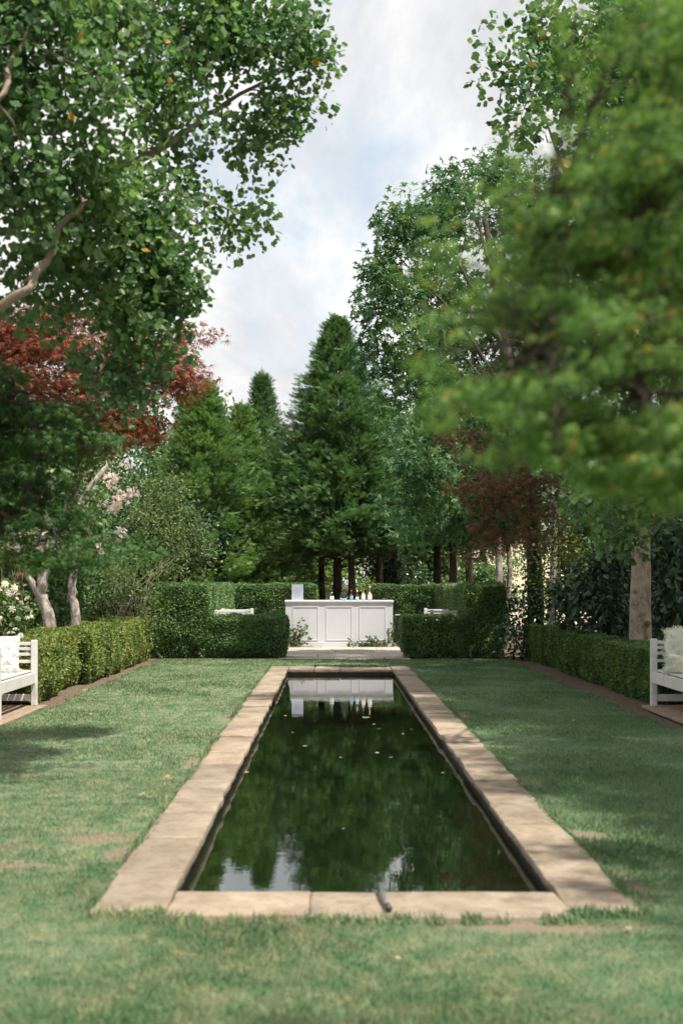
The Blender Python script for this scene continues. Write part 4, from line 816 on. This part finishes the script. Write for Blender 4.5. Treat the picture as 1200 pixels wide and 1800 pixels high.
# ------------------------------------------------------------------ clipped hedges
def hedge_block(mb, x0, x1, y0, y1, z1, dens, size, r, amp=.03, taper=.06, faces='fblrt', wave=None, round_=.06, inset=0.):
    """clipped block: dark twiggy body plus a skin of small leaves on the faces that can be seen"""
    i = size * 1.1 + amp * .6 + inset
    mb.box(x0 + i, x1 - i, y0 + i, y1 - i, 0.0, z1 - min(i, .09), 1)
    def put(n, mk):
        u, v = r.uniform(0, 1, n), r.uniform(0, 1, n); p, nn = mk(u, v)
        lump = np.array([noise.noise(Vector((a * 3.1, b_ * 3.1, c * 3.1))) for a, b_, c in p]) * amp * 1.4
        p = p + nn * (lump - r.exponential(size * .55, n) + size * .2)[:, None]
        if wave is not None: p = p + nn * wave(p)[:, None]
        edge = np.clip((p[:, 2] - (z1 - round_)) / round_, 0, 1); s = nn * np.array((1, 1, 0)); p = p - s * (edge ** 2 * round_ * .5)[:, None]
        ax = nn * .5 + r.normal(0, .6, (n, 3)) + np.array((0, 0, .25)); nr = nn * .8 + r.normal(0, .6, (n, 3)) + np.array((0, 0, .4))
        mb.add_leaves(*DIAM, p, ax, nr, size * r.uniform(.6, 1.4, n))
    X, Y = x1 - x0, y1 - y0; tp = lambda v: taper * np.clip(1 - v / .35, 0, 1) ** 1.5
    if 'f' in faces: put(int(X * z1 * dens), lambda u, v: (np.stack([x0 + u * X, y0 + tp(v), .02 + v * (z1 - .02)], -1), np.tile((0, -1., 0), (len(u), 1))))
    if 'b' in faces: put(int(X * z1 * dens * .5), lambda u, v: (np.stack([x0 + u * X, y1 - tp(v), .02 + v * z1], -1), np.tile((0, 1., 0), (len(u), 1))))
    if 'l' in faces: put(int(Y * z1 * dens), lambda u, v: (np.stack([x0 + tp(v), y0 + u * Y, .02 + v * z1], -1), np.tile((-1., 0, 0), (len(u), 1))))
    if 'r' in faces: put(int(Y * z1 * dens), lambda u, v: (np.stack([x1 - tp(v), y0 + u * Y, .02 + v * z1], -1), np.tile((1., 0, 0), (len(u), 1))))
    if 't' in faces: put(int(X * Y * dens), lambda u, v: (np.stack([x0 + u * X, y0 + v * Y, np.full(len(u), z1)], -1), np.tile((0, 0, 1.), (len(u), 1))))
def alcove(label, base, secs, seed):
    t = thing('alcove_hedge', label, 'hedge', base)
    for i, (nm, a) in enumerate(secs):
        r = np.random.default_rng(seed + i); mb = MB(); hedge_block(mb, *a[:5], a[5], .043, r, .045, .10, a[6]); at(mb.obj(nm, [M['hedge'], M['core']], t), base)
D = 5400
alcove('sunlit clipped hedge alcove left of the white bar, tall wing stepping to low front', (-2.2, 25.5, 0),
       [('low_wing', (-2.55, -.87, 25.1, 25.85, .81, D, 'frt')), ('tall_wing', (-3.47, -2.42, 25.08, 32.0, 1.44, D, 'frtl')), ('back_wing', (-2.40, -.37, 32.0, 32.8, 1.43, D, 'frt'))], 141)
alcove('shaded clipped hedge alcove on the bin side of the white bar', (2.4, 25.5, 0),
       [('low_wing', (1.42, 2.62, 25.1, 25.85, .81, D, 'flt')), ('tall_wing', (2.66, 3.40, 25.08, 32.0, 1.43, D, 'flrt')), ('back_wing', (1.00, 2.64, 32.0, 32.8, 1.42, D, 'flt'))], 151)
def side_hedge(label, x0, x1, y0, y1, z1, leafm, seed, faces, wamp):
    base = ((x0 + x1) / 2, y0, 0); r = np.random.default_rng(seed); mb = MB(); y = y0; n = 0
    while y < y1 - .1:                                   # the old plants swell out as blocks with narrow clefts between them
        L = r.uniform(1.15, 1.75); L = y1 - y if y1 - y - L < .7 else L; e = wamp * r.uniform(-1, 1); z = z1 + wamp * .35 * r.uniform(-1, 1); n += 1
        a, b_ = (x0, x1 + e) if 'r' in faces else (x0 - e, x1); c = .45 * wamp
        hedge_block(mb, a, b_, y + c * .3, y + L - c * .3, z, 6800, .037, r, .05, .08, ''.join(sorted(set(faces) | {'f', 'b'})), None, round_=.10, inset=.02); y += L
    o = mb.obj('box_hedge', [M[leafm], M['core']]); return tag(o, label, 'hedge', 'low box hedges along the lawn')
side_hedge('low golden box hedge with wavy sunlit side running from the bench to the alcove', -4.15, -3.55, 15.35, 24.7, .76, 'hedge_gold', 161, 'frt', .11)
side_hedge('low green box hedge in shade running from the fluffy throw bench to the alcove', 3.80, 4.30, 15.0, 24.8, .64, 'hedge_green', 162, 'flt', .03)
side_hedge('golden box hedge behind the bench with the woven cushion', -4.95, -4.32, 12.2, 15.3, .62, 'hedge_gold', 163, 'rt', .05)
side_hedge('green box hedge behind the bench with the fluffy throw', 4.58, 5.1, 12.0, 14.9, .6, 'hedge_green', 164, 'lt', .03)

# ------------------------------------------------------------------ white benches
def make_bench(label, L=1.75, W=.70, H=.775):
    """local: far end at y = 0, running to y = -L; front at x = 0, back at x = W"""
    t = thing('garden_bench', label, 'bench', (0, 0, 0)); m = M['bench']; p = .07
    for x in (p / 2, W - p / 2):
        for y in (-p / 2, -L + p / 2):
            k = MB(); k.box(x - p / 2, x + p / 2, y - p / 2, y + p / 2, 0, H); k.obj('post', m, t, False, .008)
    for y in (-p / 2, -L + p / 2):
        e = MB()
        for z0, z1 in ((.715, .752), (.655, .69), (.59, .625), (.505, .54)): e.box(p, W - p, y - .014, y + .014, z0, z1)
        e.obj('end_panel', m, t, False, .004)
        s = MB(); s.box(p, W - p, y - .016, y + .016, .055, .135); s.obj('stretcher', m, t, False, .004)
    b_ = MB()
    for z0, z1 in ((.715, .752), (.655, .69), (.59, .625), (.505, .54)): b_.box(W - p / 2 - .014, W - p / 2 + .014, -L + p, -p, z0, z1)
    b_.obj('backrest', m, t, False, .004)
    for x in (p / 2, W - p / 2):
        f = MB(); f.box(x - .018, x + .018, -L + p, -p, .265, .395); f.obj('seat_rail', m, t, False, .005)
    s = MB(); n = 7
    for i in range(n):
        x = p * .9 + (W - p * 1.8) * (i + .5) / n; s.box(x - .034, x + .034, -L + .01, -.01, .397, .420)
    s.obj('seat', m, t, False, .004); return t
def place(t, loc, mirror=False, rz=0): t.location = loc; t.scale = (-1 if mirror else 1, 1, 1); t.rotation_euler = (0, 0, rz); return t
B0 = make_bench('white slatted bench on a timber base holding the fluffy throw')
place(B0, (3.68, 14.78, .055)); B0['group'] = 'white garden benches'
def bench_copy(label, loc, mirror, rz=0):
    c = copy_tree(B0); c['label'] = label; return place(c, loc, mirror, rz)
bench_copy('white slatted bench on a timber base holding the woven cushion', (-3.47, 15.2, .02), True)
bench_copy('white bench tucked behind the sunlit low hedge left of the bar', (-1.68, 27.95, .16), True)
bench_copy('white bench tucked behind the shaded low hedge by the bin', (2.05, 28.2, .16), False)
def platform(label, x0, x1, y0, y1, z):
    t = thing('timber_platform', label, 'platform', ((x0 + x1) / 2, y0, 0), 0, 'timber platforms under the benches'); b = ((x0 + x1) / 2, y0, 0); n = 7; w_ = (x1 - x0) / n
    for i in range(n):
        m = MB(); m.box(x0 + i * w_ + .006, x0 + (i + 1) * w_ - .006, y0, y1 + random.uniform(-.03, .03), z - .035, z); at(m.obj('board', M['deck'], t, False, .004), b)
    for ya in (y0 + .05, y1 - .2): m = MB(); m.box(x0 + .03, x1 - .03, ya, ya + .08, -.03, z - .037); at(m.obj('joist', M['deck'], t), b)
platform('weathered timber platform under the woven cushion bench', -4.28, -3.36, 12.6, 15.24, .02 + .0)
platform('weathered timber platform under the fluffy throw bench', 3.60, 4.50, 12.3, 14.86, .055)
# ------------------------------------------------------------------ cushions and throw
def pillow_mesh(w, h, d, n=22, pinch=.14):
    mb = MB(); u = np.linspace(-1, 1, n); X, Z = np.meshgrid(u, u); prof = (np.clip(1 - np.abs(X) ** 2.6, 0, 1) * np.clip(1 - np.abs(Z) ** 2.6, 0, 1)) ** .5
    sx = 1 - pinch * (1 - np.abs(Z) ** 2) * .35; px = X * sx; pz = Z * (1 - pinch * (1 - np.abs(X) ** 2) * .35)
    for s in (1, -1):
        V = np.stack([px * w / 2, s * prof * d / 2, pz * h / 2 + h / 2], -1).reshape(-1, 3); fs = []
        for i in range(n - 1):
            for j in range(n - 1): q = (i * n + j, i * n + j + 1, (i + 1) * n + j + 1, (i + 1) * n + j); fs.append(q if s < 0 else q[::-1])
        mb.add(V, fs)
    return mb
def woven():
    m, nt, b = new_mat('woven_cream'); tcx = nd(nt, 'ShaderNodeTexCoord').outputs['Object']
    def wv(rot):
        mp = nd(nt, 'ShaderNodeMapping'); mp.inputs['Rotation'].default_value = (0, rot, 0); nt.links.new(tcx, mp.inputs[0]); w_ = nd(nt, 'ShaderNodeTexWave'); w_.inputs['Scale'].default_value = 2.6; w_.inputs['Distortion'].default_value = .6; w_.inputs['Detail'].default_value = 1; nt.links.new(mp.outputs[0], w_.inputs['Vector']); return w_.outputs['Fac']
    mxn = nd(nt, 'ShaderNodeMath', operation='MAXIMUM'); nt.links.new(wv(.78), mxn.inputs[0]); nt.links.new(wv(-.78), mxn.inputs[1])
    nt.links.new(ramp(nt, mxn.outputs[0], [(.5, (.74, .70, .65)), (.95, (.87, .84, .80))]), b.inputs['Base Color']); b.inputs['Roughness'].default_value = .9; bump(nt, b, mxn.outputs[0], .8, .03); return m
M['woven'] = woven(); M['wool'] = leaf_mat('wool', [(.84, .80, .76), (.90, .87, .84), (.92, .90, .88)], .04, .8, .1, tint=(1, 1, 1))
c = thing('cushion', 'cream woven diamond pattern cushion standing on the bench seat', 'cushion', (-3.80, 14.72, .43), math.radians(8))
o = pillow_mesh(.44, .44, .17).obj('cover', M['woven'], c, True); o.rotation_euler = (math.radians(-12), 0, 0)
for sx, sz in ((1, 0), (1, 1), (-1, 0), (-1, 1)):
    pm = MB(); n = 220; d = norm(rng.normal(0, 1, (n, 3))); pm.add_leaves(*NARROW, np.zeros((n, 3)) + d * .004, d, rng.normal(0, 1, (n, 3)), .035)
    k = pm.obj('pompom', M['wool'], c); k.location = (sx * .225, .02 + sz * .09, .02 + sz * .41)
def fluffy(name, label, cat, loc, rz, w_, h, d, tilt, n, L):
    t = thing(name, label, cat, loc, rz); mb = pillow_mesh(w_, h, d); V = np.concatenate(mb.v); V2 = V + np.array([noise.noise_vector(Vector(v * 7)) for v in V]) * .035; body = MB(); body.v = [V2]; body.f = mb.f; body.m = mb.m; body.n = mb.n
    o1 = body.obj('hide', M['wool'], t, True); o1.rotation_euler = (tilt, 0, 0); q = V2[rng.integers(0, len(V2), n)] + rng.normal(0, .012, (n, 3)); cen = np.array((0, 0, h / 2)); dr = norm((q - cen) * np.array((1, 2.5, 1))); fu = MB()
    lock = np.array([noise.noise_vector(Vector(v * 16)) for v in q]); fu.add_leaves(*NARROW, q, dr + lock * 1.6 + rng.normal(0, .25, (n, 3)) + np.array((0, 0, -.35)), rng.normal(0, 1, (n, 3)), L * rng.uniform(.5, 1.2, n)); o2 = fu.obj('fur', M['wool'], t); o2.rotation_euler = (tilt, 0, 0); return t
fluffy('fluffy_cushion', 'tall white sheepskin cushion leaning at the end of the bench', 'cushion', (4.00, 14.42, .47), math.radians(-14), .46, .50, .22, math.radians(-10), 5000, .032)
fluffy('sheepskin_throw', 'low white sheepskin bundle spread on the bench seat before the cushion', 'throw', (3.96, 14.12, .475), math.radians(-20), .54, .20, .30, 0, 4000, .032)

# ------------------------------------------------------------------ the bar and what stands on it
BX0, BX1, BY, BZ = -1.068, 1.462, 29.7, .018
def bar():
    t = thing('bar_counter', 'white panelled bar counter at the end of the pool', 'bar', (0.2, BY, BZ)); b = (0.2, BY, BZ); H = 1.072
    def part(name, boxes, mat='bar', bev=.003):
        m = MB()
        for q in boxes: m.box(*q)
        return at(m.obj(name, M[mat], t, False, bev), b)
    z = BZ
    part('cabinet', [(BX0 + .02, BX1 - .02, BY + .02, BY + .62, z, z + H - .045)])
    part('countertop', [(BX0, BX1, BY - .015, BY + .66, z + H - .044, z + H)], 'bar_top', .006)
    part('cornice', [(BX0 + .012, BX1 - .012, BY + .002, BY + .0185, z + H - .075, z + H - .0455)])
    part('skirting', [(BX0 + .012, BX1 - .012, BY - .003, BY + .0185, z + .0, z + .095)])
    for px0, px1 in ((514, 559.5), (572.5, 619), (631, 678)):
        x0, x1 = (px0 - CX) * BY / F, (px1 - CX) * BY / F; z0, z1, wd = z + .135, z + .93, .024
        y0, y1 = BY + .009, BY + .0188
        f = part('panel_frame', [(x0, x1, y0, y1, z1 - wd, z1), (x0, x1, y0, y1, z0, z0 + wd), (x0, x0 + wd, y0, y1, z0 + wd + .0005, z1 - wd - .0005), (x1 - wd, x1, y0, y1, z0 + wd + .0005, z1 - wd - .0005)], 'bar', .004)
bar()
TOP = BZ + 1.072 + .001
def mat_glass(name, colr, alpha_rough=.03, trans=1.0):
    m, nt, b = new_mat(name); b.inputs['Base Color'].default_value = (*colr, 1); b.inputs['Roughness'].default_value = alpha_rough; b.inputs['Transmission Weight'].default_value = trans; b.inputs['IOR'].default_value = 1.45; return m
M['glass'] = mat_glass('clear_glass', (.80, .84, .84), .08); M['dark_glass'] = mat_glass('dark_glass', (.03, .025, .02), .06, .3); M['rose_glass'] = mat_glass('rose_wine_glass', (.88, .66, .54), .05, .75); M['brown_glass'] = mat_glass('brown_glass', (.16, .06, .03), .06, .5)
M['label_white'] = plain_mat('white_label_paper', (.78, .77, .74), .6, .06); M['label_blue'] = plain_mat('blue_label_paper', (.18, .52, .62), .5, .3, 60); M['cap_orange'] = plain_mat('orange_cap', (.42, .13, .06), .4, .1); M['cap_white'] = plain_mat('white_cap', (.75, .75, .74), .4, .05); M['foil_pink'] = plain_mat('pale_pink_foil', (.72, .50, .42), .35, .1); M['foil_dark'] = plain_mat('dark_foil', (.05, .05, .055), .35, .1)
M['mint'] = leaf_mat('mint_leaf', [(.04, .10, .03), (.08, .16, .05)], .3)
def bottle(name, label, px, h, r, glass, body, lab, cap, group=None, shoulder=.55, neck=.30):
    d = BY + .16; X = (px - CX) * d / F; t = thing(name, label, 'bottle', (X, d, TOP), 0, group)
    g = MB(); s, n0 = h * shoulder, h * (shoulder + .18); g.lathe([(r * .92, 0), (r, .006), (r, s), (r * .93, s + h * .03), (r * .62, s + h * .10), (r * .34, n0), (r * .31, h * .93), (r * .36, h * .94), (r * .36, h * .97), (r * .28, h * .972)], n=18); g.obj('glass_body', M[glass], t, True)
    if lab: l = MB(); l.lathe([(r * 1.012, h * .06), (r * 1.03, h * .065), (r * 1.03, s * .92), (r * 1.012, s * .93)], n=18); l.obj('paper_label', M[lab], t, True)
    c_ = MB(); c_.lathe([(r * .40, h * (1 - neck * .5)), (r * .42, h * (1 - neck * .5) + .004), (r * .42, h * .985), (r * .2, h)], n=14); c_.obj('cap', M[cap], t, True); return t
bottle('spirit_bottle', 'short dark bottle with large white label and white cap', 583, .185, .048, 'dark_glass', 1, 'label_white', 'cap_white', None, .55, .22)
bottle('soda_bottle', 'small brown bottle with bright blue label and orange cap', 617.3, .235, .040, 'brown_glass', 1, 'label_blue', 'cap_orange', None, .48, .24)
bottle('tonic_bottle', 'small bottle with pale lilac label and silvery cap beside the blue labelled one', 627.5, .235, .037, 'brown_glass', 1, 'label_white', 'cap_white', None, .36, .36)
bottle('wine_bottle', 'rose wine bottle with grey capsule, second from the bar end', 638.2, .305, .048, 'rose_glass', 1, 'label_white', 'foil_dark', 'rose wine bottles on the bar', .40, .26)
bottle('wine_bottle', 'taller rose wine bottle with pale pink capsule nearest the bar end', 649.5, .33, .050, 'rose_glass', 1, 'label_white', 'foil_pink', 'rose wine bottles on the bar', .40, .24)
def carafe():
    d = BY + .16; X = (603.3 - CX) * d / F; t = thing('carafe', 'clear glass water carafe with flared neck and dark leaves inside', 'carafe', (X, d, TOP)); g = MB(); h = .275; r = .078
    pr = [(r * .85, 0), (r, .02), (r * 1.0, .07), (r * .88, .13), (r * .62, .185), (r * .56, .21), (r * .64, .25), (r * .78, h)]; inn = [(a - .004, max(z, .008)) for a, z in reversed(pr)]; g.lathe(pr + inn, n=24); g.obj('glass_body', M['glass'], t, True)
    l = MB(); n = 30; l.add_leaves(*OVAL, np.stack([rng.normal(0, .022, n), rng.normal(0, .022, n), rng.normal(.085, .012, n)], -1), rng.normal(0, 1, (n, 3)), rng.normal(0, 1, (n, 3)), .03); l.obj('herb', M['mint'], t)
carafe()
def sign():
    d = BY + .2; X = (522.8 - CX) * d / F; t = thing('menu_sign', 'tall pale blue grey menu board with a small white mark standing on the bar', 'sign', (X, d, TOP)); m = MB(); m.box(-.135, .135, -.006, .006, 0, .37); m.obj('board', plain_mat('grey_blue_board', (.44, .48, .55), .5, .05), t, False, .002)
    pw = plain_mat('pale_print', (.66, .69, .72), .6, .04)
    k = MB(); k.box(-.010, .010, -.0085, -.0062, .305, .345); k.box(-.004, .004, -.0085, -.0062, .347, .358); k.obj('emblem', pw, t)
    tx = MB()
    for i, wd in enumerate((.05, .085, .07, .09, .06, .08, .065, .075)): tx.box(-wd, wd, -.0075, -.0062, .262 - i * .030, .266 - i * .030)
    tx.obj('lettering', plain_mat('faint_print', (.38, .42, .49), .6, .04), t)
sign()
def bin_():
    x0, x1, y0 = 1.52, 2.02, 30.0; t = thing('bin', 'black bin with grey lid half hidden behind the shaded hedge end', 'bin', (1.77, y0, BZ)); m = MB(); m.box(-.235, .235, 0, .45, .04, .70); m.obj('body', plain_mat('black_plastic', (.012, .012, .014), .4), t, False, .02)
    l = MB(); l.box(-.25, .25, -.02, .47, .702, .735); l.obj('lid', plain_mat('grey_lid', (.30, .32, .35), .4), t, False, .01); w_ = MB(); w_.tube([(-.2, .4, .05), (-.15, .4, .05)], .05, 12); w_.tube([(.15, .4, .05), (.2, .4, .05)], .05, 12); w_.obj('wheel', M['core'], t)
bin_()
def garland(label, base, sprigs, seed):
    r = np.random.default_rng(seed); t = thing('leafy_garland', label, 'greenery', base); st, lf = MB(), MB()
    for x0, z0, x1, z1, n in sprigs:
        a = np.array(((x0 - CX) * 29.55 / F, 29.55 + r.uniform(-.12, .06), CAMZ - (z0 - HY) * 29.55 / F)); e = np.array(((x1 - CX) * 29.55 / F, 29.55 + r.uniform(-.12, .06), CAMZ - (z1 - HY) * 29.55 / F)); a[2] = max(a[2], .03); e[2] = max(e[2], .04); m = (a + e) / 2 + r.normal(0, .03, 3); st.tube([a, m, e], [.006, .005, .002], 5, 0, False)
        q = r.uniform(.08, 1, n)[:, None]; p = a * (1 - q) + e * q + (m - (a + e) / 2) * (4 * q * (1 - q)) + r.normal(0, .012, (n, 3)); lf.add_leaves(*OVAL, p, (e - a) * .6 / np.linalg.norm(e - a) + r.normal(0, .7, (n, 3)), r.normal(0, 1, (n, 3)) + np.array((0, -.6, .4)), r.uniform(.05, .10, n))
    at(st.obj('stem', M['twig'], t), base); at(lf.obj('foliage', M['garland'], t), base)
rr = np.random.default_rng(5)
spL = [(508 + rr.uniform(-4, 12), 1136, 505 + rr.uniform(-4, 40), 1100 + rr.uniform(-4, 30), 16) for _ in range(14)] + [(515, 1134, 531, 1086, 22), (512, 1134, 526, 1098, 20), (520, 1136, 533, 1104, 16), (525, 1137, 551, 1136, 20), (515, 1137, 545, 1124, 22), (504, 1130, 508, 1102, 16)]
garland('leafy sprays resting at the sunlit foot of the bar', ((508 - CX) * 29.5 / F, 29.5, .03), spL, 171)
spR = [(620 + rr.uniform(0, 70), 1136, 615 + rr.uniform(0, 78), 1126 + rr.uniform(-6, 10), 14) for _ in range(16)] + [(684, 1134, 689, 1094, 24), (680, 1136, 684, 1104, 22), (690, 1136, 692, 1108, 18), (676, 1137, 660, 1119, 18), (660, 1137, 650, 1120, 14), (610, 1138, 640, 1136, 18), (690, 1137, 700, 1124, 14), (612, 1137, 616, 1129, 10)]
garland('trailing leafy garland along the bar foot beside the bin', ((670 - CX) * 29.5 / F, 29.5, .03), spR, 172)

# ------------------------------------------------------------------ little things: spout, fallen leaves, floating bits
def spout():
    t = thing('water_spout', 'short grey metal spout lying over the near stone edge of the pool', 'spout', (.23, 5.72, .03)); m = MB(); m.tube([(0, .28, .0), (-.0, .22, .03), (.005, .05, .022), (.02, -.12, .012)], [.010, .010, .011, .011], 12); m.obj('pipe', plain_mat('grey_metal', (.30, .31, .30), .35, .2, 20, .5, .7), t, True)
    k = MB(); k.tube([(.018, -.10, .012), (.024, -.15, .010)], [.015, .015], 12); k.obj('collar', plain_mat('dark_fitting', (.06, .045, .04), .5), t, True)
spout()
M['fallen'] = leaf_mat('fallen_leaf', [(.52, .33, .06), (.58, .42, .16), (.40, .22, .06)], .25, .6, .3); M['float'] = leaf_mat('reflection_grey_leaf', [(.26, .25, .19), (.38, .37, .31)], .1, .5, .4); M['fallen_dry'] = leaf_mat('dry_leaf', [(.30, .20, .12), (.46, .37, .24)], .2, .7, .2)  # pale grey of the floating ones puts reflection spots into their colour
leafm = []
for s, mt in ((1, 'fallen'), (2, 'fallen_dry'), (3, 'float')):
    q = MB(); q.add_leaves(*TULIP, np.zeros((1, 3)), np.array([(0, 1., .15)]), np.array([(.2, 0, 1.)]), [1.]); leafm.append(q.mesh('fallen_leaf', M[mt]))
def fallen(x, y, s, k, z=.025, label='small yellow fallen leaf lying on the lawn grass', group='fallen leaves on the lawn', name='fallen_leaf'):
    d = F * CAMZ / (y - HY); o = bpy.data.objects.new(name, leafm[k]); col.objects.link(o); o.location = ((x - CX) * d / F, d, z); s *= .62; o.scale = (s, s, s); o.rotation_euler = (random.uniform(-.3, .3), random.uniform(-.3, .3), random.uniform(0, 6.28)); tag(o, label, 'leaf', group)
for x, y, s, k in ((343, 1211, .07, 0), (430, 1222, .06, 0), (290, 1371, .06, 0), (243, 1405, .08, 1), (265, 1404, .08, 1), (1005, 1271, .06, 0), (703, 1697, .035, 1), (560, 1668, .03, 0), (160, 1260, .06, 1), (110, 1290, .05, 1), (410, 1240, .05, 0), (1105, 1640, .05, 1), (300, 1275, .06, 0), (900, 1240, .05, 1), (190, 1400, .05, 0), (60, 1330, .06, 1), (232, 1200, .07, 1), (350, 1300, .05, 0), (1090, 1330, .06, 0)):
    fallen(x, y, s, k)
def floating(x, y, s, k):
    d = F * (CAMZ - WATER_Z) / (y - HY); o = bpy.data.objects.new('floating_fleck', leafm[2 if k else 0]); col.objects.link(o); o.location = ((x - CX) * d / F, d, WATER_Z + .003); s *= .55; o.scale = (s, s, s * .4); o.rotation_euler = (-.14, 0, random.uniform(0, 6.28)); tag(o, 'small leaf shaped fleck on the dark pool water, pale ones coloured as reflections', 'leaf', 'leaves floating on the pool')
for x, y, s, k in ((637, 1262, .22, 1), (555, 1240, .05, 1), (540, 1311, .11, 1), (668, 1281, .09, 1), (500, 1258, .06, 0), (619, 1184, .05, 0), (520, 1185, .05, 0), (687, 1185, .05, 0), (660, 1323, .07, 1), (690, 1331, .06, 1), (597, 1332, .06, 1), (723, 1282, .07, 1), (605, 1457, .05, 1), (432, 1357, .07, 1), (655, 1273, .06, 1), (555, 1268, .06, 1), (706, 1290, .05, 1), (513, 1288, .06, 1), (780, 1358, .05, 0)):
    floating(x, y, s, k)
